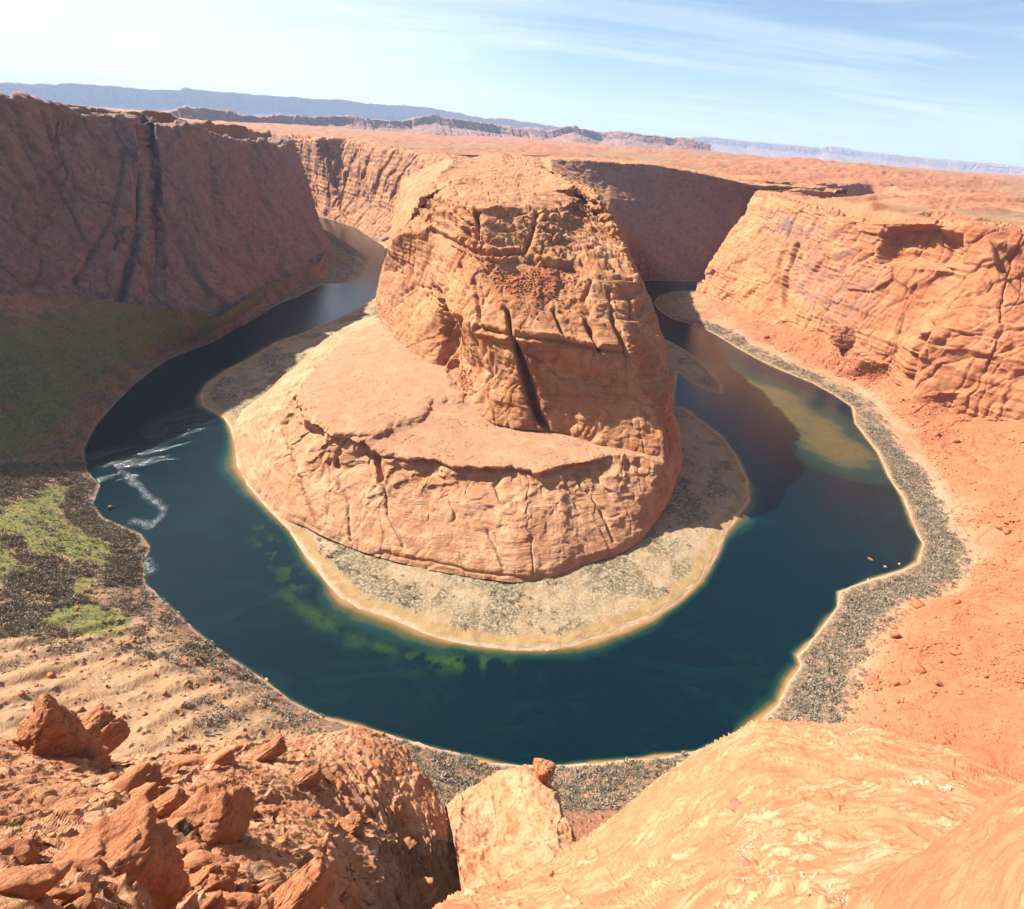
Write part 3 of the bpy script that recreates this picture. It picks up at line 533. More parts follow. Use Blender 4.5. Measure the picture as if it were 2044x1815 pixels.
def sculptB(V,N,nr,nc):
    px,py=proj(V); front=(V[:,1]<1100)
    d=zeros(V)
    # main chimney crack, widening downwards
    c=[(1012,620),(1020,665),(1040,720),(1058,780),(1075,830),(1093,860)]
    w_=3+5*sstep(620,800,py)*sstep(870,830,py); d-=22*np.exp(-(dline(px,py,c)/w_)**2.0)*front
    for ln,wd,dp in [([(866,575),(885,620),(893,680),(880,725)],6,9),([(905,640),(903,690),(905,735)],9,12),([(925,485),(940,440),(915,405)],4,6),([(948,500),(952,455),(950,420)],4,9),([(1075,420),(1065,460),(1050,500)],4,4),
                     ([(1170,640),(1190,680),(1197,700)],4,6),([(1225,640),(1245,680),(1255,710)],4,5),([(1105,620),(1125,670)],3,3.5),([(945,560),(955,610),(957,650)],3,3.5),([(918,530),(935,575)],3,3),([(950,505),(975,545)],3,4),
                     ([(870,520),(885,560),(920,640)],3,3),([(800,590),(830,570),(866,580)],3,2),([(1180,560),(1165,600)],3,3),([(1215,580),(1225,640)],3,3),([(1255,590),(1262,630)],3,3)]:
        d-=1.5*dp*np.exp(-(dline(px,py,ln)/(wd*1.15))**2)*front
    # recess under the pillar with the varnished face
    d-=10*np.exp(-((px-1003)/22)**2-((py-470)/30)**2)*front*0.3
    # overhanging lip along the foot of the upper wall on the left
    bl=[(955,655),(1010,668),(1053,675),(1109,680),(1191,697),(1250,705)]
    dd=dline(px,py,bl); d+=4.0*np.exp(-((dd-7)/6)**2)*front*(py<690)-4.0*np.exp(-(dd/4)**2)*front
    zc=V[:,2]
    bm_=front*sstep(178,200,zc)*sstep(0.98,0.85,N[:,2]*0+np.abs(N[:,2])); i_=np.where((zc>150)&front)[0]
    if len(i_):
        bb=np.zeros(len(V)); bb[i_]=blocks(V[i_],20.0,1.0,3.8,0.04,3.6,seed=5.0)+blocks(V[i_],7.0,0.6,1.2,0.06,1.1,seed=9.0); d+=bb*bm_*(0.55+0.6*sstep(1020,1100,px))
    i_=np.where(front)[0]; b3=np.zeros(len(V)); b3[i_]=blocks(V[i_],46.0,2.2,1.6,0.012,0.6,warp=0.2,seed=15.0); d+=b3*(1-bm_)
    bl2=[(866,462),(918,489),(948,506),(1000,510),(1038,503),(1075,528),(1139,538),(1195,555),(1262,558)]
    d2=dline(px,py,bl2)+1.5*fbm(V,0.1,2); d+=front*(3.5*np.exp(-((d2-9)/6)**2)*(V[:,2]>190)-6.0*np.exp(-(d2/4)**2))
    zs=V[:,2]+5*fbm(V,0.02,2,off=51)+0.05*V[:,0]
    d+=front*4.2*ledges(zs,13.0,0.4)*sstep(196,206,V[:,2])*sstep(0.97,0.8,np.abs(N[:,2]))
    d+=front*3.2*ledges(zs,15.0,2.4)*sstep(1060,1180,px)*sstep(140,155,V[:,2])*sstep(206,196,V[:,2])
    # knobby cap on the right
    cap=sstep(1060,1130,px)*sstep(560,520,py)*sstep(380,410,py)*front
    kn=np.abs(fbm(V,0.075,3,off=33)); d+=cap*5*(kn-0.18)
    return V+N*d[:,None]
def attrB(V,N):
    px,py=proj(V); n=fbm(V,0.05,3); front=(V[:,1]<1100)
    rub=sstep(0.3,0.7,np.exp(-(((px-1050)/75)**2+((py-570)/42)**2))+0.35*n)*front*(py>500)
    return base_attr(V,N,varn=np.where(front,0.55,1.0),dark=0.85*sstep(1380,1440,V[:,1])*sstep(20,60,V[:,0])*sstep(0.9,0.6,N[:,2]),soil=sstep(0.86,0.98,N[:,2])*0.35,red=rub)  # dark: shade of the back wall put into its varnished colour
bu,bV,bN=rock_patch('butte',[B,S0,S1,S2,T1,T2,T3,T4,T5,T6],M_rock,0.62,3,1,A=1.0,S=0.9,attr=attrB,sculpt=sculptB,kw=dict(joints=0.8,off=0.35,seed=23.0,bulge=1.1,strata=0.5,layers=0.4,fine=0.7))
tag(bu,'massive orange sandstone butte inside the river bend, split by a dark vertical crack','butte',kind='structure')
# ------------------------------------------------------------ terrace in front of the butte
fT=[(0,Z(752,632,2)),(1,Z(690,655,2)),(2,Z(650,680,3)),(3,Z(600,725,3)),(4,Z(555,762,3)),(5,Z(520,797,2)),(6,Z(483,818,1)),(7,Z(464,850,-2)),(8,Z(467,900,-2)),(9,Z(478,950,-2)),(10,Z(505,985,-2)),(11,Z(530,1010,-2)),(12,Z(556,1037,-1)),(13,Z(600,1047,3)),(14,Z(650,1072,4)),(15,Z(700,1094,4)),(16,Z(760,1114,5)),(17,Z(850,1137,5)),(18,Z(950,1154,5)),(19,Z(1030,1164,5)),(20,Z(1100,1154,5)),(21,Z(1180,1124,5)),(22,Z(1240,1105,5)),(23,Z(1280,1080,5)),(24,Z(1305,1047,5)),(25,Z(1322,1017,5)),(26,Z(1345,985,3)),(27,W(196,500,2)),(28,W(212,585,2))]
eT=[(0,Z(760,640,45)),(1,Z(705,672,48)),(2,Z(670,702,50)),(3,Z(625,747,52)),(4,Z(592,790,54)),(5,Z(590,806,56)),(6,Z(600,825,57)),(7,Z(615,837,57)),(8,Z(640,848,57)),(9,Z(665,865,57)),(10,Z(690,878,57)),(11,Z(715,883,57)),(12,Z(740,882,55)),(13,Z(755,897,54)),(14,Z(780,910,54)),(15,Z(830,912,54)),(16,Z(880,918,54)),(17,Z(930,935,54)),(18,Z(1000,934,54)),(19,Z(1060,937,54)),(20,Z(1130,928,54)),(21,Z(1185,917,54)),(22,Z(1215,907,54)),(23,Z(1250,907,54)),(24,Z(1290,914,54)),(25,Z(1325,924,54)),(26,W(153,445,52)),(27,W(168,505,52)),(28,W(180,590,52))]
iT=[(0,Z(770,632,52)),(3,Z(840,705,58)),(8,Z(895,735,59)),(12,Z(935,800,58)),(16,Z(1000,845,55)),(19,Z(1090,850,55)),(22,Z(1200,875,54)),(25,Z(1320,905,54)),(28,W(190,600,52))]
jT=[(0,W(-120,780,50)),(8,W(-50,650,52)),(16,W(20,560,52)),(28,W(120,600,50))]
def profT(f,fz): return mid(fT,eT,f,fz)
A_poly=[(575,800),(600,820),(640,845),(690,876),(740,876),(780,856),(838,838),(870,800),(925,800),(900,735),(850,715),(780,660),(745,628),(700,640),(640,700),(590,760)]
def sculptT(V,N,nr,nc):
    px,py=proj(V)
    sd=sdpoly(px,py,A_poly); a=sstep(0,5,sd)
    wv=np.stack([fbm(V,0.03,3,off=61),fbm(V,0.03,3,off=62),0*px],-1)*np.array([13,13,0])+np.stack([fbm(V,0.13,2,off=63),fbm(V,0.13,2,off=64),0*px],-1)*np.array([4,4,0])
    V=V+wv*(sstep(8,40,V[:,2])*sstep(620,560,V[:,1]))[:,None]
    sd=sd+9*fbm(V,0.05,3,off=65)+4*fbm(V,0.2,2,off=66); a=0.7*sstep(-6,8,sd)+0.3*sstep(-1,1,sd)
    V[:,2]+=3.2*a
    flat=sstep(0.75,0.93,N[:,2])*(V[:,2]>45)
    # undercut below the rim ledge
    edge=[Z(640,860,0)]; el=[(620,845),(660,872),(700,888),(745,890),(770,912),(830,922),(880,926),(930,945),(1000,943),(1060,946),(1130,937),(1190,925),(1215,915)]
    dd=dline(px,py+0*px,el)+2.5*fbm(V,0.15,2); d=-4.5*np.exp(-(dd/5)**2)
    for ln,wd,dp in [([(745,905),(752,945),(748,955)],6,9),([(683,890),(680,935)],5,6),([(985,950),(995,1000)],4,3),([(700,1080),(690,1000),(665,930)],3,2),([(805,1090),(770,1000),(755,950)],3,2.2),([(1005,1130),(975,1060)],3,1.5),([(1225,1080),(1190,1000),(1160,950)],3,2.5),([(560,1010),(520,930),(490,870)],3,1.8),([(640,1060),(600,960),(560,850)],4,2.5)]:
        d-=dp*np.exp(-(dline(px,py,ln)/wd)**2)
    return V+N*d[:,None]
def attrT(V,N):
    px,py=proj(V); n=fbm(V,0.06,3); n2=fbm(V,0.3,3)
    flat=sstep(0.80,0.95,N[:,2])*sstep(42,50,V[:,2])
    scr=zeros(V)
    for ln in [([(700,1080),(690,1000),(665,930)]),([(805,1090),(770,1000),(755,950)]),([(1005,1130),(975,1060)]),([(1225,1080),(1190,1000),(1160,950)]),([(640,1060),(600,960),(560,850)])]:
        scr=np.maximum(scr,np.exp(-(dline(px,py,ln)/3)**2))
    dots=sstep(0.3,0.5,n2)*0.6; A2=sdpoly(px,py,A_poly)+9*fbm(V,0.05,3,off=65); scr=np.maximum(scr,0.9*np.exp(-((A2+4)/4)**2)*sstep(0,0.3,fbm(V,0.08,2))*flat)
    return base_attr(V,N,varn=zeros(V)+0.15,soil=flat*np.clip(0.75+0.9*n,0,1),sand=zeros(V),scrub=np.clip(scr*sstep(0,0.2,n2)+dots*0.35,0,1))
te,tV,tN=rock_patch('terrace',[fT,profT(0.06,0.12),profT(0.40,0.42),profT(0.78,0.72),profT(0.955,0.83),profT(0.972,0.985),eT,mid(eT,iT,0.5,0.5),iT,jT],M_pale,0.6,4,1,A=0.62,S=0.8,damp=lambda P,N:1-0.85*sstep(0.85,0.97,N[:,2])*sstep(44,50,P[:,2]),attr=attrT,sculpt=sculptT,kw=dict(joints=0.7,off=0.6,seed=31.0,bulge=0.7,strata=0.45,layers=0.6,fine=0.7,az=(8,80),sp=(34,120)))
tag(te,'pale orange slickrock bench with two flat soil terraces below the butte','rock terrace',kind='structure')
# ------------------------------------------------------------ right formation
bR=[(0,W(700,1500,-3)),(1,W(520,1420,-3)),(2,Z(1385,593,1)),(3,Z(1450,617,8)),(4,Z(1540,645,32)),(5,Z(1600,664,38)),(6,Z(1650,695,32)),(7,Z(1700,745,20)),(8,Z(1762,762,20)),(9,Z(1822,800,28)),(10,Z(1892,810,36)),(11,Z(2060,818,66)),(12,W(640,420,70)),(13,W(600,250,80))]
m1R=[(0,W(740,1500,80)),(1,W(560,1430,80)),(2,D(1410,530,1362)),(3,D(1480,545,1260)),(4,D(1570,575,1155)),(5,D(1640,600,1050)),(6,D(1690,600,1015)),(7,D(1745,640,975)),(8,D(1795,700,930)),(9,D(1850,655,890)),(10,D(1935,655,890)),(11,D(2060,668,895)),(12,W(700,430,150)),(13,W(660,250,150))]
m2R=[(0,W(760,1505,180)),(1,W(600,1440,180)),(2,D(1470,440,1385)),(3,D(1540,462,1285)),(4,D(1600,490,1175)),(5,D(1670,500,1080)),(6,D(1745,535,1035)),(7,D(1800,540,1010)),(8,D(1870,548,975)),(9,D(1930,555,945)),(10,D(1990,565,935)),(11,D(2060,580,935)),(12,W(745,440,200)),(13,W(700,250,200))]
tR=[(0,W(780,1510,240)),(1,W(640,1460,238)),(2,D(1503,384,1415)),(3,D(1560,400,1310)),(4,D(1620,418,1205)),(5,D(1680,434,1115)),(6,D(1740,445,1060)),(7,D(1800,443,1030)),(8,D(1860,442,1000)),(9,D(1920,447,990)),(10,D(1980,456,980)),(11,D(2060,475,980)),(12,W(800,450,245)),(13,W(760,250,250))]
uR=[(0,W(840,1560,238)),(1,W(700,1520,236)),(2,D(1530,383,1560)),(3,D(1590,392,1480)),(4,D(1640,402,1400)),(6,D(1755,422,1300)),(8,D(1875,424,1200)),(10,D(1990,443,1120)),(11,D(2060,458,1050)),(12,W(900,480,250)),(13,W(860,250,255))]
vR=[(t,(p[0]*1.12,p[1]*1.12,p[2]-12)) for t,p in uR]
def sculptR(V,N,nr,nc):
    px,py=proj(V); d=zeros(V)
    # alcove
    alc=[(1765,455),(1850,447),(1925,470),(1925,520),(1870,538),(1760,530),(1750,500)]
    sd=sdpoly(px,py,alc); d-=24*sstep(-2,12,sd)
    al2=[(1975,480),(2044,500),(2100,520),(2100,600),(2044,590),(1990,540)]; d-=10*sstep(-3,16,sdpoly(px,py,al2))
    for ln,wd,dp in [([(1590,490),(1570,540),(1565,610)],4,12),([(1635,425),(1600,500),(1590,560)],4,5),([(1650,440),(1640,500)],3,4),([(1490,410),(1475,450)],3,4),([(1815,760),(1830,700),(1860,650)],6,10)]:
        d-=dp*np.exp(-(dline(px,py,ln)/wd)**2)
    d+=blocks(V,60.0,0.8,4.5,0.012,1.0,warp=0.25,seed=21.0,az=50)
    # slanting ribs of the rounded nose at the right
    rib=sstep(1800,1860,px)*sstep(640,680,py)*sstep(810,780,py)
    u=(px*0.55+py*0.84); d+=rib*2.5*np.abs(np.sin(u/17.0+2*fbm(V,0.02,2)))
    return V+N*d[:,None]
def attrR(V,N):
    px,py=proj(V); n=fbm(V,0.03,3)
    vz=np.exp(-(((px-1660)/95)**2+((py-520)/75)**2))+np.exp(-(((px-1560)/60)**2+((py-450)/25)**2))
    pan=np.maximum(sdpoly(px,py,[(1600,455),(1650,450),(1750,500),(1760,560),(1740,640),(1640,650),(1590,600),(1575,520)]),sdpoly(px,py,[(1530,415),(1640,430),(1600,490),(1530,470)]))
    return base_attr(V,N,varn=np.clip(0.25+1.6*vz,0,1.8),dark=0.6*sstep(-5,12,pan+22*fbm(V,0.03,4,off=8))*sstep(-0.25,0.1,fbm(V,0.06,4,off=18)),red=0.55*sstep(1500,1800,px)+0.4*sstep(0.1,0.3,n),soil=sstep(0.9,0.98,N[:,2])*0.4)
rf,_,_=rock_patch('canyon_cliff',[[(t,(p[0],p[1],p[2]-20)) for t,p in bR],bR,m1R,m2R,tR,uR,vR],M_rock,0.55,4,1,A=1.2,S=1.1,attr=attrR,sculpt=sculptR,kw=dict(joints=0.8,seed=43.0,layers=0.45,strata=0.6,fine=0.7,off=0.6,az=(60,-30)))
tag(rf,'sunlit orange canyon wall on the right with a dark arched alcove','cliff',kind='structure')
print('END big %.1fs'%(time.time()-T0))
# ------------------------------------------------------------ far mesas
def far_patch(name,sky_,dist,drop,back,label,seed,A,S,res=0.8,fz_=0.95):
    top=[(i,D(x,y,d*1.6 if d else dist)) for i,(x,y,d) in enumerate(sky_)]
    foot=[(t,(p[0]*fz_,p[1]*fz_,p[2]-drop)) for t,p in top]; foot2=[(t,(p[0]*(fz_-0.03),p[1]*(fz_-0.03),p[2]-drop*1.25)) for t,p in top]
    m1=1-(1-fz_)*0.4; m2=1-(1-fz_)*0.12; mid1=[(t,(p[0]*m1,p[1]*m1,p[2]-drop*0.68)) for t,p in top]; mid2=[(t,(p[0]*m2,p[1]*m2,p[2]-drop*0.5)) for t,p in top]
    bk=[(t,(p[0]*back,p[1]*back,p[2]-drop*0.1)) for t,p in top]; bk2=[(t,(p[0]*back*1.1,p[1]*back*1.1,p[2]-drop*1.1)) for t,p in top]
    G=loftgrid([foot2,foot,mid1,mid2,top,bk,bk2],res,1,1,minrow=8); N=gnormal(G); nr,nc,_=G.shape; P=G.reshape(-1,3); Nf=N.reshape(-1,3)
    d=rockdisp(P,Nf,A,S,seed=seed,joints=1.3,strata=0.7); V=P+Nf*d[:,None]
    o=mesh_np(name,V,gridfaces(nr,nc)[:,::-1],M_far,base_attr(V,None,varn=0.5+zeros(V)))
    tag(o,label,'mesa' if 'mesa' in name else 'hills',kind='structure')
M_far=rockmat("far_rock",S=9.0,c_lo=(0.23,0.125,0.095),c_mid=(0.29,0.165,0.13),c_hi=(0.35,0.21,0.17),varn=0.4,bump=0.5)
far_patch('mesa',[(-350,120,0),(-200,155,0),(-40,168,0),(0,166,0),(30,163,0),(112,168,0),(122,164,0),(200,170,0),(300,178,0),(318,177,0),(358,181,0),(368,174,0),(384,179,0),(400,181,0),(520,188,0),(640,197,0),(730,206,0),(840,212,0),(900,221,0),(960,233,0),(1050,241,0),(1100,250,0),(1150,259,0),(1200,268,0)],23000,800,1.3,'long blue hazy mesa on the horizon at the left',90.0,11.0,16.0)
far_patch('hills',[(250,236,3600),(320,226,3600),(350,217,3600),(372,211,3600),(395,216,3600),(440,222,3700),(520,231,3900),(560,226,4200),(620,234,4300),(700,228,4500),(740,233,4500),(800,238,4600),(870,230,4800),(900,236,4800),(1000,250,5000),(1060,258,5000),(1100,262,5000),(1148,252,5200),(1165,257,5200),(1200,264,5400),(1240,262,5400),(1290,270,5400),(1350,276,5500),(1420,286,5500)],4500,190,1.15,'low hazy purple red hills beyond the plateau',91.0,5.5,7.0,fz_=0.86)
far_patch('mesa',[(1340,284,0),(1375,275,0),(1400,271,0),(1450,276,0),(1500,281,0),(1560,286,0),(1640,296,0),(1650,292,0),(1670,293,0),(1700,298,0),(1800,309,0),(1900,319,0),(2044,333,0),(2200,345,0),(2500,360,0)],28000,560,1.2,'thin pale blue mesa along the horizon at the right',92.0,11.0,16.0)
# ------------------------------------------------------------ haze
def haze():
    x0,x1,y0,y1,z0,z1=-42000,42000,-700,46000,-25,1250
    V=np.array([(x,y,z) for z in(z0,z1) for y in(y0,y1) for x in(x0,x1)],float)
    Fq=np.array([(0,2,3,1),(4,5,7,6),(0,1,5,4),(2,6,7,3),(0,4,6,2),(1,3,7,5)])
    m=bpy.data.materials.new('haze_air'); m.use_nodes=True; t=m.node_tree; t.nodes.clear()
    o_=t.nodes.new('ShaderNodeOutputMaterial'); v=t.nodes.new('ShaderNodeVolumePrincipled'); t.links.new(v.outputs[0],o_.inputs['Volume'])
    v.inputs['Color'].default_value=(0.52,0.70,1.0,1); v.inputs['Density'].default_value=HAZE; v.inputs['Anisotropy'].default_value=0.0
    o=mesh_np('haze',V,Fq,m,smooth=False); tag(o,'thin pale blue haze filling the canyon air','haze',kind='stuff')
HAZE=3.0e-5
haze()
#@@NEAR@@
# ------------------------------------------------------------ foreground rock
def near_patch(name,rails,res,A,S,label,seed,kw=None,mat=None,attr=None,sculpt=None,bt=6,bu=6):
    k=dict(seed=seed,off=0.0,strata=0.25,joints=0.6); k.update(kw or {})
    o,V,N=rock_patch(name,rails,mat or M_near,res,bt,bu,A=A,S=S,kw=k,attr=attr or (lambda V,N:base_attr(V,N,varn=0.3+zeros(V))),sculpt=sculpt)
    tag(o,label,'rock ledge',kind='structure'); return o,V,N
# left outcrop
br=[(0,(-80,1450),70),(1,(0,1470),68),(2,(90,1500),66),(3,(200,1525),62),(4,(350,1500),62),(5,(430,1490),64),(6,(560,1480),64),(7,(640,1470),64),(8,(720,1447),66),(9,(790,1480),62),(10,(850,1545),55),(11,(897,1640),46),(12,(922,1780),36),(13,(935,1900),30)]
mr=[(0,(-80,1600),42),(3,(150,1630),40),(6,(400,1620),40),(8,(620,1600),44),(10,(760,1640),42),(12,(860,1800),32),(13,(870,1920),28)]
lr=[(0,(-80,1760),22),(3,(120,1780),21),(6,(350,1780),22),(9,(600,1790),24),(12,(800,1900),24),(13,(840,1960),24)]
er=[(0,(-80,1980),10),(6,(320,1980),11),(10,(620,1990),13),(13,(820,2040),18)]
f=lambda L:[(t,D(p[0],p[1],d)) for t,p,d in L]
BR=f(br)
drop=[(t,(p[0]*1.10,p[1]*1.10,p[2]-14)) for t,p in BR]; drop2=[(t,(p[0]*1.25,p[1]*1.25,p[2]-110)) for t,p in BR]
def sculptFL(V,N,nr,nc):
    up=N*0.45+np.array([0,0,0.75]); 
    h=blocks(V,7.5,0.7,1.7,0.04,1.0,warp=0.4,seed=2.0,az=-30)+blocks(V,2.8,0.6,0.55,0.08,0.5,warp=0.4,seed=3.0,az=-30)+blocks(V,1.1,0.6,0.15,0.1,0.08,warp=0.4,seed=4.0)
    dist=np.linalg.norm(V-np.array([0,0,H]),axis=1); m=sstep(-0.25,0.1,fbm(V,0.06,2,off=6))
    return V+up*(h*np.clip(dist/45,0.3,1)*(0.45+0.55*m))[:,None]
FL,flV,flN=near_patch('rock_ledge',[drop2,drop,BR,f(mr),f(lr),f(er)],0.75,0.30,0.30,'broken orange sandstone ledge filling the lower left foreground',53.0,sculpt=sculptFL,bt=2,bu=2,kw=dict(bulge=0.5,fine=1.6,layers=1.3,joints=0.4))
print('END near1 %.1fs'%(time.time()-T0))
mb=[(0,(890,1600),38),(1,(935,1575),40),(2,(1000,1545),42),(3,(1050,1527),43),(4,(1090,1545),42),(5,(1118,1600),38),(6,(1145,1645),34),(7,(1165,1700),28)]
mm=[(0,(905,1680),30),(2,(990,1660),32),(4,(1075,1650),32),(6,(1125,1690),28),(7,(1140,1720),24)]
ml=[(0,(925,1800),22),(3,(1000,1790),22),(5,(1060,1780),21),(7,(1130,1760),19)]
mz=[(0,(930,1950),15),(7,(1150,1950),12)]
MB=f(mb); md=[(t,(p[0]*1.12,p[1]*1.12,p[2]-12)) for t,p in MB]; md2=[(t,(p[0]*1.2,p[1]*1.2,p[2]-80)) for t,p in MB]
near_patch('rock_ridge',[md2,md,MB,f(mm),f(ml),f(mz)],0.6,0.25,0.18,'banded pale orange ridge below the viewpoint topped by a knob of rock',63.0)
rb=[(-1,(760,1960),3.0),(0,(830,1850),5),(1,(865,1812),6),(2,(905,1790),7),(3,(1000,1762),8),(4,(1100,1722),9.5),(5,(1200,1652),11),(6,(1300,1562),13),(7,(1400,1492),15),(8,(1520,1434),17),(9,(1620,1440),18),(10,(1740,1443),19),(11,(1830,1470),19),(12,(1900,1492),19),(13,(2044,1557),18),(14,(2200,1640),16)]
rm=[(-1,(900,1990),2.6),(2,(1000,1860),4.6),(5,(1250,1760),6.5),(8,(1540,1620),8.5),(11,(1800,1600),10),(13,(2000,1640),11),(14,(2200,1720),10)]
rl=[(-1,(1100,2050),2),(3,(1250,1900),3),(8,(1560,1790),4),(12,(1800,1760),5),(14,(2200,1850),6)]
rz=[(-1,(1300,2300),1.3),(14,(1900,2300),1.4)]
RB=f(rb); rd=[(t,(p[0]*1.12,p[1]*1.12,p[2]-2.5)) for t,p in RB]; rd2=[(t,(p[0]*1.3,p[1]*1.3,p[2]-25)) for t,p in RB]
FR,frV,frN=near_patch('rock_dome',[rd2,rd,RB,f(rm),f(rl),f(rz)],0.5,0.035,0.04,'smooth swirled cream and orange sandstone dome in the lower right foreground',73.0,mat=M_dome,kw=dict(joints=0.9,off=0.3,layers=0.9,strata=0.6,fine=0.5,bulge=0.9))
sb=[(0,(2250,1440),4.2),(1,(2100,1520),4.2),(2,(2044,1558),4.0),(3,(1980,1600),3.8),(4,(1900,1670),3.4),(5,(1800,1730),3.1),(6,(1720,1790),2.8),(7,(1660,1860),2.4),(8,(1560,2000),2.0)]
sm_=[(0,(2300,1650),2.6),(4,(2050,1760),2.2),(8,(1750,2100),1.4)]
sz=[(0,(2500,1900),1.6),(8,(2100,2300),1.0)]
SB=f(sb); sd1=[(t,(p[0]*1.15,p[1]*1.15,p[2]-0.8)) for t,p in SB]; sd2=[(t,(p[0]*1.3,p[1]*1.3,p[2]-6)) for t,p in SB]
near_patch('rock_ledge',[sd2,sd1,SB,f(sm_),f(sz)],0.4,0.018,0.03,'rounded peach sandstone shoulder in the bottom right corner',83.0,mat=M_dome,kw=dict(joints=0.1,layers=1.2))

# ------------------------------------------------------------ loose rocks
def ico(sub):
    import bmesh
    bm=bmesh.new(); bmesh.ops.create_icosphere(bm,subdivisions=sub,radius=1.0)
    V=np.array([v.co[:] for v in bm.verts]); Fq=np.array([[v.index for v in f_.verts] for f_ in bm.faces]); bm.free(); return V,Fq
ICO={k:ico(k) for k in (2,3,4,6)}
def polyrock(seed,sub=3,npl=11,planes=None,p=14,rough=0.05):
    r_=np.random.default_rng(seed); V,Fq=ICO[sub]
    if planes is None:
        n=r_.normal(size=(npl,3)); n/=np.linalg.norm(n,axis=1,keepdims=True); dd=r_.uniform(0.62,1.0,npl)
        n=np.vstack([n,[[1,0,0],[-1,0,0],[0,1,0],[0,-1,0],[0,0,1],[0,0,-1]]]); dd=np.concatenate([dd,np.full(6,1.0)])
    else:
        planes=list(planes)+[(1,0,0,1.02),(-1,0,0,1.02),(0,1,0,1.0),(0,-1,0,1.0),(0,0,1,1.02),(0,0,-1,1.0)]; n=np.array([q[:3] for q in planes],float); n/=np.linalg.norm(n,axis=1,keepdims=True); dd=np.array([q[3] for q in planes],float)
    q=np.clip(V@n.T/dd,0,None); r=(q**p).sum(1)**(-1.0/p)
    P=V*r[:,None]
    o=float(seed%97)
    r2=1+rough*(1.6*fbm(P,1.6,3,off=o)+0.8*np.abs(fbm(P,3.5,3,off=o+9)))-rough*1.3*np.exp(-(np.abs(fbm(P,1.3,2,off=o+5))/0.03)**2)+rough*0.4*fbm(P,9.0,3,off=o)*(sub>4)
    P=P*r2[:,None]
    if sub>5:
        nn=P/np.linalg.norm(P,axis=1,keepdims=True); h=blocks(P+o,0.75,0.6,0.075,0.03,0.05,warp=0.3,seed=o)+blocks(P+o,0.26,0.5,0.028,0.05,0.02,warp=0.3,seed=o+3)+0.02*ledges(P[:,2]*1.0+0.3*P[:,0],0.11,o%5); P=P+nn*h[:,None]
    return P,Fq
def pick(V,px,py):
    x,y=proj(V); i=np.argmin((x-px)**2+(y-py)**2); return V[i].copy()
def rockobj(name,P,Fq,mat,loc,scale,rz,label,cat,group=None,tilt=(0,0)):
    o=mesh_np(name,P*np.array(scale),Fq,mat,base_attr(P,None,varn=0.5+zeros(P)))
    o.location=loc; o.rotation_euler=(tilt[0],tilt[1],rz); tag(o,label,cat,group); return o
def stonemat(name,c1,c2,S):
    b=NB(name); tcn=b.n('ShaderNodeTexCoord').outputs['Object']
    a=b.noise(2.2/S,6,0.65,vec=tcn,dist=0.5); st=b.noise(1.0,5,0.6,vec=tcn,sc3=(0.6/S,0.6/S,6.0/S),rot=(0.3,0.2,0)); f_=b.noise(14/S,5,0.7,vec=tcn)
    c=b.mix(b.rng(a,0.35,0.65),c1,c2); c=b.mix(b.rng(st,0.5,0.7,0,0.5),c,(c2[0]*1.15,c2[1]*1.3,c2[2]*1.4)); c=b.mix(b.rng(f_,0.45,0.7,0,0.5),c,(c1[0]*0.6,c1[1]*0.55,c1[2]*0.55))
    b.put(b.p.inputs['Base Color'],c); b.p.inputs['Roughness'].default_value=0.9; b.p.inputs['Specular IOR Level'].default_value=0.15
    b.put(b.p.inputs['Normal'],b.bump(b.math('MULTIPLY_ADD',f_,0.5,b.math('MULTIPLY_ADD',st,0.8,a)),0.25*S,0.7)); return b.m
M_stone=stonemat("loose_red_stone",(0.28,0.085,0.035),(0.42,0.165,0.075),1.0)
M_hero=stonemat("outcrop_stone",(0.33,0.115,0.048),(0.46,0.20,0.095),2.2)
M_white=stonemat("pale_pebble",(0.42,0.26,0.16),(0.62,0.47,0.33),0.03)
M_pinkst=stonemat("dusky_stone",(0.30,0.12,0.08),(0.42,0.19,0.12),0.1)
# (px,py, half width px, half height px, depth factor, label, name, planes)
TRI=[(-0.62,-0.1,0.75,0.55),(0.85,-0.1,0.42,0.62),(0.0,-1,0.15,0.55),(0,1,0.2,0.7),(0.4,-0.8,-0.1,0.7),(0,0,-1,1),(1,0.3,-0.2,0.85),(-1,0.2,-0.1,0.95),(-0.2,-0.6,0.8,0.75)]
WEDGE=[(-0.45,-0.25,0.85,0.42),(0.75,-0.55,0.25,0.55),(0.2,-1,0.1,0.6),(0.9,0.1,0.6,0.8),(0,1,0,0.8),(-1,0,0,1),(0,0,-1,1),(1,0.2,0,1.0)]
SLAB=[(-0.1,0.1,1,0.75),(0.1,-1,0.15,0.8),(0.9,-0.3,0.2,0.95),(-0.9,-0.4,0.2,0.95),(0,1,0.2,0.9),(0.5,-0.7,0.6,0.95),(0,0,-1,1),(-0.5,-0.4,0.8,0.95),(0.3,0.1,1,0.85)]
ROUND=None
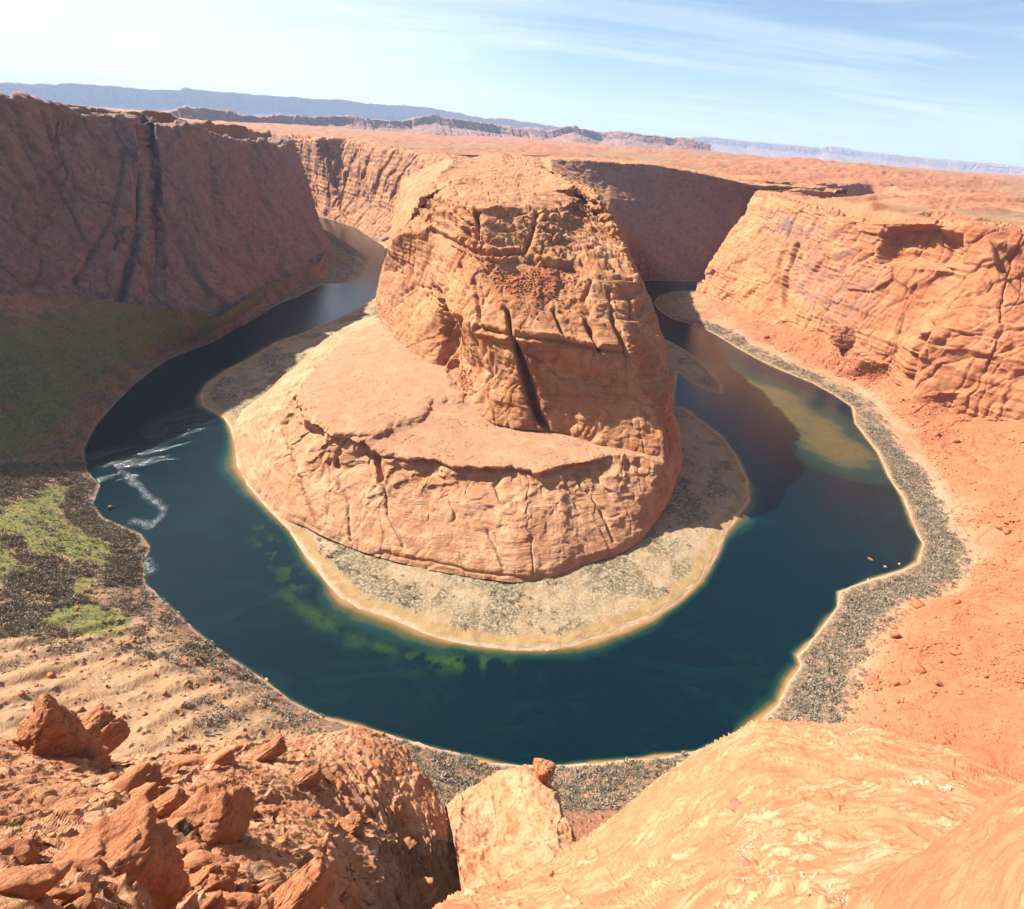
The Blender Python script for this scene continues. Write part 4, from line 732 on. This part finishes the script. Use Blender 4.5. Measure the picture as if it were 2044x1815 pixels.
HERO=[(102,1440,58,92,0.8,'upright triangular red boulder standing at the left edge of the foreground','boulder',TRI),
(85,1515,120,46,0.8,'cracked slab of orange rock just below the triangular boulder','rock_slab',SLAB),
(75,1600,105,36,0.8,'long rounded ledge at the left edge between the slab and the big cut block','rock_slab',SLAB),
(400,1625,95,58,0.9,'leaning wedge with a smooth pale top and a dark right face','boulder',WEDGE),
(140,1760,150,100,0.8,'huge cut block with a dark front face in the bottom left corner','boulder',SLAB),
(285,1715,58,85,0.7,'dark split pinnacle beside the huge cut block','boulder',WEDGE),
(405,1740,72,75,0.8,'jagged block right of the dark split pinnacle','boulder',ROUND),
(628,1592,52,40,0.9,'crumbling knob above a patch of grey bushes','boulder',ROUND),
(520,1618,36,26,0.9,'low round boulder left of the crumbling knob','boulder',ROUND),
(515,1712,48,40,0.9,'dark fractured block above the bottom ledges','boulder',SLAB),
(615,1722,44,42,0.9,'smooth round topped boulder in the lower middle of the outcrop','boulder',ROUND),
(718,1712,66,58,0.8,'tall slab sided block near the right edge of the outcrop','boulder',SLAB),
(560,1800,95,40,0.8,'broad orange block on the bottom edge','boulder',SLAB),
(722,1800,74,38,0.8,'flat topped block at the bottom next to the gully','boulder',SLAB),
(505,1510,66,18,0.8,'thin dark ledge near the brow of the outcrop','rock_slab',SLAB),
(590,1552,50,20,0.8,'small overhanging ledge behind the crumbling knob','rock_slab',SLAB),
(748,1466,28,30,0.9,'pink rounded knob at the top of the slab ridge above the river','boulder',ROUND),
(790,1510,34,36,1.2,'smooth slab just below the pink knob','rock_slab',SLAB),
(838,1580,34,62,1.2,'long smooth slab running down the ridge','rock_slab',SLAB),
(808,1690,46,110,1.0,'long pale slab dropping toward the gully','rock_slab',SLAB),
(30,1800,60,34,0.8,'rounded shoulder of rock in the very bottom left corner','boulder',ROUND),
(250,1560,52,22,0.9,'low ledge behind the wedge','rock_slab',SLAB),
(310,1610,50,24,0.9,'small pale ledge left of the leaning wedge','rock_slab',SLAB),
(690,1645,34,26,0.9,'small rock shelf above the tall slab sided block','rock_slab',SLAB)]
for i,(px,py,hw,hh,dp,lab,nm,pl) in enumerate(HERO):
    if i in (13,): continue
    f1=1.15 if pl is TRI else (0.95 if pl is WEDGE else (0.85 if pl is SLAB else 0.75)); c=pick(flV,px,py+hh*0.45); sl_=np.linalg.norm(c-np.array([0,0,H])); k=sl_/1022.0
    P_,F_=polyrock(200+i*7,6,12,pl,p=26 if pl else 12,rough=0.045)
    # seen from above at a slant: height on screen mixes depth and height
    rockobj(nm,P_,F_,M_hero,(c[0],c[1],c[2]-hh*k*(0.0 if pl is TRI else 0.18)),(hw*k*0.85*f1,min(hw,hh*1.3)*k*dp*0.75*f1,hh*k*0.8*f1),0.25*math.sin(i*2.3)-0.35*(px-500)/500*-1*0.0-math.atan2(c[0],c[1])*0.9,lab,'rock' if nm=='rock_slab' else 'boulder',tilt=(0.12*math.sin(i*3.1),0.12*math.cos(i*1.7)))
c=np.array(D(1687,676,985)); P_,F_=polyrock(733,6,11,None,p=12,rough=0.06); rockobj('boulder',P_,F_,M_hero,tuple(c),(26,20,20),0.4,'dark red house sized rock standing on the talus below the right canyon wall','boulder')
rvV=[]
mr_,mN=None,None
c=np.array(D(1087,1540,41.5)); P_,F_=polyrock(912,6,10,None,p=12,rough=0.05)
rockobj('boulder',P_,F_,M_hero,tuple(c),(1.55,1.4,1.9),0.3,'rounded orange knob perched on top of the banded middle ridge','boulder')
for (px,py,hw,hh,lab,mat) in [(1465,1609,14,7,'flat dusky red stone lying alone on the swirled dome',M_pinkst),(1489,1735,18,12,'dark brown stone beside a strip of white pebbles on the dome',M_pinkst),(1597,1737,13,8,'pink stone between two strips of pebbles on the dome',M_stone),(1812,1620,4,4,'tiny round brown stone on the right part of the dome',M_pinkst),(1692,1702,9,5,'small pale flat stone in the shallow pocket of the dome',M_white)]:
    c=pick(frV,px,py); k=np.linalg.norm(c-np.array([0,0,H]))/1022; P_,F_=polyrock(int(px),4,12,None,p=12,rough=0.04)
    rockobj('stone',P_,F_,mat,(c[0],c[1],c[2]+hh*k*0.3),(hw*k,hw*k*0.8,hh*k*0.9),px*0.1,lab,'stone')
# rocks in the water
for (px,py,r,lab) in [(222,1013,2.6,'large red boulder standing in the river off the left bank'),(532,1358,1.3,'pale rounded rock at the waterline of the near left bank'),(1737,1116,2.2,'flat dark rock barely breaking the water off the right bank'),(1767,1132,1.3,'white rock in the water off the right bank, left of its twin'),(1795,1126,1.0,'small white rock in the water closest to the right bank'),(1733,1157,0.9,'small pale rock at the corner of the right bank'),(193,1015,1.0,'small brown rock in the shallows beside the large red boulder'),(356,1222,0.9,'pale rock on the waterline below the scrub of the left bank')]:
    c=Z(px,py,0); P_,F_=polyrock(int(px)*3,4,12,None,p=12,rough=0.05)
    rockobj('boulder',P_,F_,M_stone if 'red' in lab or 'brown' in lab or 'dark' in lab else M_white,(c[0],c[1],0.1*r if 'flat' not in lab else -0.1),(r,r*0.8,r*(0.75 if 'flat' not in lab else 0.3)),px*0.3,lab,'boulder')
# countable boulders scattered on the slopes: copies share five meshes
def protos(n,seed0,mat,sub=3):
    out=[]
    for i in range(n):
        P_,F_=polyrock(seed0+i*11,sub,10,None,p=12,rough=0.06); out.append((P_,F_))
    return out
BASE=[mesh_np('boulder',P_,F_,M_stone,base_attr(P_,None)).data for P_,F_ in protos(6,3000,M_stone)]
for o in [o for o in col.objects if o.data in BASE]: bpy.data.objects.remove(o)
SRC=None
def put(me,name,loc,scale,rz,label,cat,group,tilt=(0,0)):
    global SRC
    if SRC is None or SRC.data!=me:
        o=bpy.data.objects.new(name,me)
    else: o=SRC.copy()
    col.objects.link(o); o.location=loc; o.scale=scale; o.rotation_euler=(tilt[0],tilt[1],rz); tag(o,label,cat,group); return o
def szn(r,a,b): return 'small' if r<a else ('medium' if r<b else 'large')
def hv(z,x,y):
    if z==0: return 'left of the balanced knob' if x<1087 else ('just right of the balanced knob' if x<1240 else 'beside the swirled dome')
    if z==1: return 'beside the rapids' if y<1060 else ('between the rapids and the grass patch' if y<1180 else 'at the edge of the grass patch')
    if z==2: return 'below the grass patch' if x<450 else ('at the middle of the strip' if x<640 else 'near the foreground ridge')
    return 'in its wide bulge' if y<1210 else ('at its narrow middle' if y<1330 else 'at its end behind the dome')
rr=random.Random(11)
tx,ty=proj(talusV)
def cellarea(V,nr,nc):
    G=V.reshape(nr,nc,3); a=np.gradient(G,axis=0); b_=np.gradient(G,axis=1); return np.linalg.norm(np.cross(a,b_),axis=-1).ravel()
tArea=cellarea(talusV,talusR,talusC)
def sample(mask_w,n,seed):
    g=np.random.default_rng(seed); p=mask_w/mask_w.sum(); return g.choice(len(p),size=n,replace=False,p=p)
vis=((tx>-20)&(tx<2064)&(ty<1500)&(ty>500))
w1=vis*(tx>1500)*(talusV[:,2]>10)*tArea*(0.15+sstep(0.0,0.3,fbm(talusV,0.02,3,off=2)))
for k,i in enumerate(sample(w1,130,1)):
    r=0.8+4.2*rr.random()**3; v=talusV[i]
    put(BASE[k%6],'boulder',(v[0],v[1],v[2]+0.2*r),(r,r*rr.uniform(0.7,1),r*rr.uniform(0.55,0.9)),rr.uniform(0,6.28),szn(r,1.1,1.9)+' red boulder on the '+('upper' if tx[i]>1800 else 'lower')+' '+('far' if ty[i]<850 else ('middle' if ty[i]<1150 else 'near'))+' part of the right talus slope','boulder','red boulders on the right talus slope')
w2=vis*(tx<760)*(ty>1180)*(talusV[:,2]>6)*tArea
for k,i in enumerate(sample(w2,50,2)):
    r=0.5+1.6*rr.random()**2.5; v=talusV[i]
    put(BASE[k%6],'boulder',(v[0],v[1],v[2]+0.2*r),(r,r*rr.uniform(0.7,1),r*rr.uniform(0.55,0.9)),rr.uniform(0,6.28),szn(r,0.7,1.2)+' red boulder on the '+('outer' if tx[i]<250 else ('middle' if tx[i]<480 else 'riverward'))+' part of the ribbed tan slope','boulder','small red boulders on the ribbed tan slope')
fx,fy=proj(flV); fA=cellarea(flV,*[(0,0)][0]) if False else np.ones(len(flV))
w3=((fx>0)&(fx<900)&(fy<1815)&(fy>1480)).astype(float)
for k,i in enumerate(sample(w3,70,3)):
    v=flV[i]; kk=np.linalg.norm(v-np.array([0,0,H]))/1022; r=kk*(3+9*rr.random()**2.5)
    put(BASE[k%6],'stone',(v[0],v[1],v[2]+0.2*r),(r,r*rr.uniform(0.7,1),r*rr.uniform(0.5,0.8)),rr.uniform(0,6.28),szn(r/kk,4.5,8)+' loose stone in the '+('left' if fx[i]<300 else ('middle' if fx[i]<600 else 'right'))+(' upper' if fy[i]<1650 else ' lower')+' part of the foreground outcrop','stone','loose stones on the foreground outcrop')
B4=[polyrock(5100+i*13,4,9,None,p=18,rough=0.05) for i in range(7)]
B4m=[]
for P_,F_ in B4:
    P_=P_+P_/np.linalg.norm(P_,axis=1,keepdims=True)*(blocks(P_+3,0.6,0.6,0.10,0.04,0.06,warp=0.3,seed=4.0))[:,None]
    o=mesh_np('boulder',P_,F_,M_hero,base_attr(P_,None)); B4m.append(o.data); bpy.data.objects.remove(o)
w4=((fx>0)&(fx<880)&(fy<1830)&(fy>1500)).astype(float)*sstep(-0.2,0.25,fbm(flV,0.08,2,off=66))+1e-6
for k,i in enumerate(sample(w4,62,13)):
    v=flV[i]; kk=np.linalg.norm(v-np.array([0,0,H]))/1022; r=kk*(13+26*rr.random()**1.6)
    o=bpy.data.objects.new('boulder',B4m[k%7]); col.objects.link(o); o.location=(v[0],v[1],v[2]-0.15*r); o.scale=(r*rr.uniform(1.0,1.5),r*rr.uniform(0.6,0.9),r*rr.uniform(0.5,0.8)); o.rotation_euler=(rr.uniform(-.2,.2),rr.uniform(-.2,.2),0.6+rr.uniform(-.5,.5))
    tag(o,szn(r/kk,18,28)+' fractured block wedged in the '+('left' if fx[i]<300 else ('middle' if fx[i]<600 else 'right'))+(' upper' if fy[i]<1650 else ' lower')+' foreground outcrop','boulder','angular blocks of the foreground outcrop')
# rubble and pebbles: too many to count
def scatter_mesh(name,pos,rad,mat,label,cat,sub=2,seed=5,flatz=0.7):
    g=np.random.default_rng(seed); Vs=[];Fs=[];n=0
    pr=[polyrock(4000+i,sub,9,None,p=12,rough=0.05) for i in range(5)]
    for i,(p,r) in enumerate(zip(pos,rad)):
        P_,F_=pr[i%5]; a=g.uniform(0,6.28); c_,s_=math.cos(a),math.sin(a); R_=np.array([[c_,-s_,0],[s_,c_,0],[0,0,1]])
        Vs.append((P_*np.array([1,0.8,flatz]))@R_.T*r+p); Fs.append(F_+n); n+=len(P_)
    V=np.vstack(Vs); o=mesh_np(name,V,np.vstack(Fs),mat,base_attr(V,None)); tag(o,label,cat,kind='stuff'); return o
g=np.random.default_rng(21)
pos=[];rad=[]
for (px,py,sx,sy,n) in [(1527,1650,12,5,28),(1502,1668,10,5,22),(1492,1702,14,14,70),(1487,1752,10,5,18),(1537,1754,26,7,45),(1610,1748,18,8,35),(1650,1768,20,9,50),(1687,1795,16,12,45),(1830,1563,26,3,40),(1895,1574,20,3,26)]:
    for _ in range(n):
        x,y=px+g.normal()*sx*0.6,py+g.normal()*sy*0.6; v=pick(frV,x,y) if False else None
        pos.append((x,y)); rad.append(g.uniform(1.0,2.6))
frx,fry=proj(frV); P3=[];R3=[]
for (x,y),r in zip(pos,rad):
    i=np.argmin((frx-x)**2+(fry-y)**2); v=frV[i]; kk=np.linalg.norm(v-np.array([0,0,H]))/1022; j=g.normal(size=2)*kk*1.0; P3.append(v+np.array([j[0],j[1],r*kk*0.35])); R3.append(r*kk)
scatter_mesh('pebbles',P3,R3,M_white,'white and tan pebbles caught in the hollows of the swirled dome','pebbles',seed=6)
bx,by=proj(bV); bArea=np.ones(len(bV)); wr=(np.exp(-(((bx-1045-0.5*(by-560))/50)**2+((by-565)/42)**2)*1.3)*sstep(-0.25,0.25,fbm(bV,0.05,2,off=4))+0.35*np.exp(-(((bx-1120)/30)**2+((by-560)/30)**2))+0.8*np.exp(-(((bx-925)/16)**2+((by-762)/18)**2)))*(bV[:,1]<1000)+1e-9*(bV[:,1]<1000)
ii=sample(wr.astype(float),1500,8); scatter_mesh('rubble',[bV[i] for i in ii],[0.3+1.9*g.random()**4 for _ in ii],M_stone,'red rubble fan spilled below the cap of the butte','rubble',seed=7)
ii=sample(w1*sstep(-0.05,0.35,fbm(talusV,0.05,3,off=12))+0.15*w1+w2*0.04,10000,9); scatter_mesh('scree',[talusV[i] for i in ii],[0.35+1.3*g.random()**4 for _ in ii],M_stone,'small red stones strewn over the talus slopes','scree',seed=8)
print('END rocks %.1fs'%(time.time()-T0))
# ------------------------------------------------------------ shrubs
def twigmat(name,c1,c2):
    b=NB(name); oi=b.n('ShaderNodeObjectInfo').outputs['Random']; nz=b.noise(0.12,3,0.6); f_=b.noise(1.3,3,0.6)
    c=b.mix(b.rng(nz,0.35,0.65),c1,c2); c=b.mix(b.rng(f_,0.4,0.7,0,0.6),c,(c1[0]*0.55,c1[1]*0.55,c1[2]*0.5)); c=b.mix(b.math('MULTIPLY',oi,0.35),c,(c2[0]*1.25,c2[1]*1.3,c2[2]*1.1))
    b.put(b.p.inputs['Base Color'],c); b.p.inputs['Roughness'].default_value=0.9; b.p.inputs['Specular IOR Level'].default_value=0.1; return b.m
M_twig=twigmat("bare_scrub",(0.20,0.155,0.115),(0.33,0.265,0.20)); M_leaf=twigmat("sage_leaves",(0.10,0.12,0.045),(0.20,0.21,0.10))
def tuft(seed,n,size,h=0.8):
    g=np.random.default_rng(seed); u=g.normal(size=(n,3)); u/=np.linalg.norm(u,axis=1,keepdims=True); u[:,2]=np.abs(u[:,2])
    lob=1+0.25*np.sin(3*np.arctan2(u[:,1],u[:,0])+seed); c=u*(g.random((n,1))**0.45)*lob[:,None]*np.array([1,1,h])
    d=u+g.normal(size=(n,3))*0.5; d/=np.linalg.norm(d,axis=1,keepdims=True); s_=np.cross(d,g.normal(size=(n,3))); s_/=np.linalg.norm(s_,axis=1,keepdims=True)
    L=size*g.uniform(0.6,1.4,(n,1)); Wd=L*0.4
    V=np.stack([c-s_*Wd,c+s_*Wd,c+d*L*1.4],1).reshape(-1,3); V[:,2]=np.maximum(V[:,2],-0.1); return V,np.arange(n*3).reshape(-1,3)
SHR=[mesh_np('desert_shrub',*tuft(50+i,420,0.15),M_twig,smooth=False) for i in range(4)]
SHG=[mesh_np('desert_shrub',*tuft(60+i,420,0.13,0.7),M_leaf,smooth=False) for i in range(2)]
SM=[o.data for o in SHR]; SG=[o.data for o in SHG]
for o in SHR+SHG: bpy.data.objects.remove(o)
tw=talusA['scrub']*(talusV[:,2]>0.15)*tArea*vis*(tx<2100)
tw_all=talusA['scrub']*(talusV[:,2]>0.15)*tArea*((tx>-20)&(tx<2064)&(ty<1620)&(ty>400))
zones=[(tw_all*(ty>1470)*(tx>820)*(tx<1400),95,(1.1,2.6),'bare shrub in the thicket on the near bank','shrubs on the near bank below the viewpoint',0.15),
 (tw_all*(tx<290)*(ty>930)*(ty<1260),60,(1.3,2.8),'leafless shrub in the left bank thicket','shrubs on the left bank',0.05),
 (tw_all*(tx>290)*(tx<820)*(ty>1150),45,(0.9,1.9),'grey shrub along the lower left shoreline','shrubs along the lower left shoreline',0.2),
 (tw_all*(tx>1560)*(ty>1040)*(ty<1460),60,(1.2,2.6),'grey shrub in the belt along the right bank','shrubs beside the right bank beach',0.15)]
for zi,(wt,n,(a_,b_),lab,grp,gf) in enumerate(zones):
    for k,i in enumerate(sample(wt,n,30+zi)):
        v=talusV[i]; r=rr.uniform(a_,b_); me=(SG if rr.random()<gf else SM); me=me[k%len(me)]
        o=bpy.data.objects.new('desert_shrub',me); col.objects.link(o); o.location=tuple(v); o.scale=(r,r*rr.uniform(.8,1.1),r*rr.uniform(.7,1.1)); o.rotation_euler=(0,0,rr.uniform(0,6.28)); tag(o,szn(r,a_+(b_-a_)*.33,a_+(b_-a_)*.7)+' '+lab+', '+hv(zi,tx[i],ty[i]),'shrub',grp)
for k,i in enumerate(sample(((fx>0)&(fx<900)&(fy<1815)&(fy>1490)).astype(float)*sstep(-0.1,0.3,fbm(flV,0.1,2))+1e-9,38,40)):
    v=flV[i]; kk=np.linalg.norm(v-np.array([0,0,H]))/1022; r=kk*rr.uniform(3.5,8); me=(SG+SM)[k%6]
    o=bpy.data.objects.new('desert_shrub',me); col.objects.link(o); o.location=tuple(v); o.scale=(r,r,r*0.9); tag(o,szn(r/kk,5,6.6)+' grey green bush between the rocks in the '+('left' if fx[i]<300 else ('middle' if fx[i]<600 else 'right'))+(' upper' if fy[i]<1650 else ' lower')+' foreground','shrub','small bushes on the foreground outcrop')
c=pick(flV,362,1655); o=bpy.data.objects.new('desert_shrub',SG[0]); col.objects.link(o); o.location=tuple(c); o.scale=(0.75,0.75,0.6); tag(o,'bright yellow green bush at the foot of the leaning wedge','shrub')
c=pick(flV,22,1655); o=bpy.data.objects.new('desert_shrub',SG[1]); col.objects.link(o); o.location=tuple(c); o.scale=(0.55,0.55,0.5); tag(o,'green bush at the left edge under the long rounded ledge','shrub')
def scrub_mass(name,pos,rad,mat,label,n,size,seed):
    pr=[tuft(seed+i,n,size) for i in range(8)]; Vs=[];Fs=[];m=0; g=np.random.default_rng(seed)
    for i,(p,r) in enumerate(zip(pos,rad)):
        V,Fq=pr[i%8]; a=g.uniform(0,6.28); c_,s_=math.cos(a),math.sin(a)
        Vs.append(V@np.array([[c_,s_,0],[-s_,c_,0],[0,0,1]])*r+p); Fs.append(Fq+m); m+=len(V)
    o=mesh_np(name,np.vstack(Vs),np.vstack(Fs),mat,smooth=False); tag(o,label,'scrub',kind='stuff')
ii=sample(tw_all*(0.25+sstep(-0.1,0.2,fbm(talusV,0.06,2,off=19))),9500,51); scrub_mass('bank_scrub',talusV[ii],0.7+2.3*g.random(len(ii))**1.5,M_twig,'grey brown scrub lining the outer river bank',26,0.42,70)
wz=tArea*(talusV[:,2]>0.12)*(talusA['veg']<0.5)*(tx>-20)*(tx<300)*(ty>925)*(ty<1270)*(0.1+sstep(-0.15,0.2,fbm(talusV,0.035,2,off=8)))
ii=sample(wz,2600,61); scrub_mass('bank_thicket',talusV[ii],1.0+2.2*g.random(len(ii))**1.5,M_twig,'dense leafless thicket on the left bank beside the rapids',30,0.36,71)
wz=tw_all*(ty>1470)*(tx>640)*(tx<1430); ii=sample(wz,1300,62); scrub_mass('bank_thicket',talusV[ii],0.7+1.6*g.random(len(ii))**1.5,M_twig,'grey thicket on the near bank below the viewpoint',40,0.32,72)
wz=tw_all*(tx>1480)*(ty>850)*(ty<1470); ii=sample(wz,2600,63); scrub_mass('bank_thicket',talusV[ii],0.8+2.0*g.random(len(ii))**1.5,M_twig,'grey thicket in the belt along the right bank',30,0.36,73)
sdt=-sdpoly(talusV[:,0],talusV[:,1],water_poly); wz=tArea*(tx>1400)*(tx<2060)*(ty>600)*(ty<1480)*np.exp(-((sdt-45)/28)**2)*(talusV[:,2]>1); ii=sample(wz,2200,64); scrub_mass('slope_bushes',talusV[ii],0.35+0.8*g.random(len(ii))**2,M_twig,'small scattered bushes at the foot of the right talus',18,0.4,74)
gArea=cellarea(gr['V'],gr['nr'],gr['nc']); gx,gy=proj(gr['V']); gw=gr['scr']*gArea*((gx>350)&(gx<1520)&(gy>440)&(gy<1310))
gw=gw*(0.15+sstep(-0.05,0.25,fbm(gr['V'],0.035,3,off=29))); gw=gw*(1+5*np.exp(-(((gx-650)/90)**2+((gy-1115)/55)**2))); ii=sample(gw,8500,52); scrub_mass('bar_scrub',gr['V'][ii],0.5+1.9*g.random(len(ii))**1.6,M_twig,'patchy grey scrub on the sandy bar around the butte',22,0.42,80)
txx,tyy=proj(tV); tnf=(tN[:,2]<0.9)
ww=(0.02+sstep(0.1,0.4,fbm(tV,0.05,3,off=77)))*((txx>440)&(txx<1350)&(tyy>640)&(tyy<1160))*1.0
for ln in [([(700,1080),(690,1000),(665,930)]),([(805,1090),(770,1000),(755,950)]),([(1005,1130),(975,1060)]),([(1225,1080),(1190,1000),(1160,950)]),([(640,1060),(600,960),(560,850)])]:
    ww=ww+3.0*np.exp(-(dline(txx,tyy,ln)/2.5)**2)
ii=sample(ww,1500,53); scrub_mass('terrace_scrub',tV[ii],0.35+0.7*g.random(len(ii)),M_leaf,'small dark bushes dotting the slickrock bench',16,0.45,90)
lw=talusA['veg']*tArea*((tx>-20)&(tx<560)&(ty>700)&(ty<1350)); ii=sample(lw,2500,54); scrub_mass('grass_tussocks',talusV[ii],0.4+0.8*g.random(len(ii)),M_leaf,'green tussocks on the grassy left bank','',16,0.45) if False else scrub_mass('green_tussocks',talusV[ii],0.4+0.8*g.random(len(ii)),M_leaf,'green tussocks on the grassy left bank',16,0.45,95)
print('END near %.1fs'%(time.time()-T0))
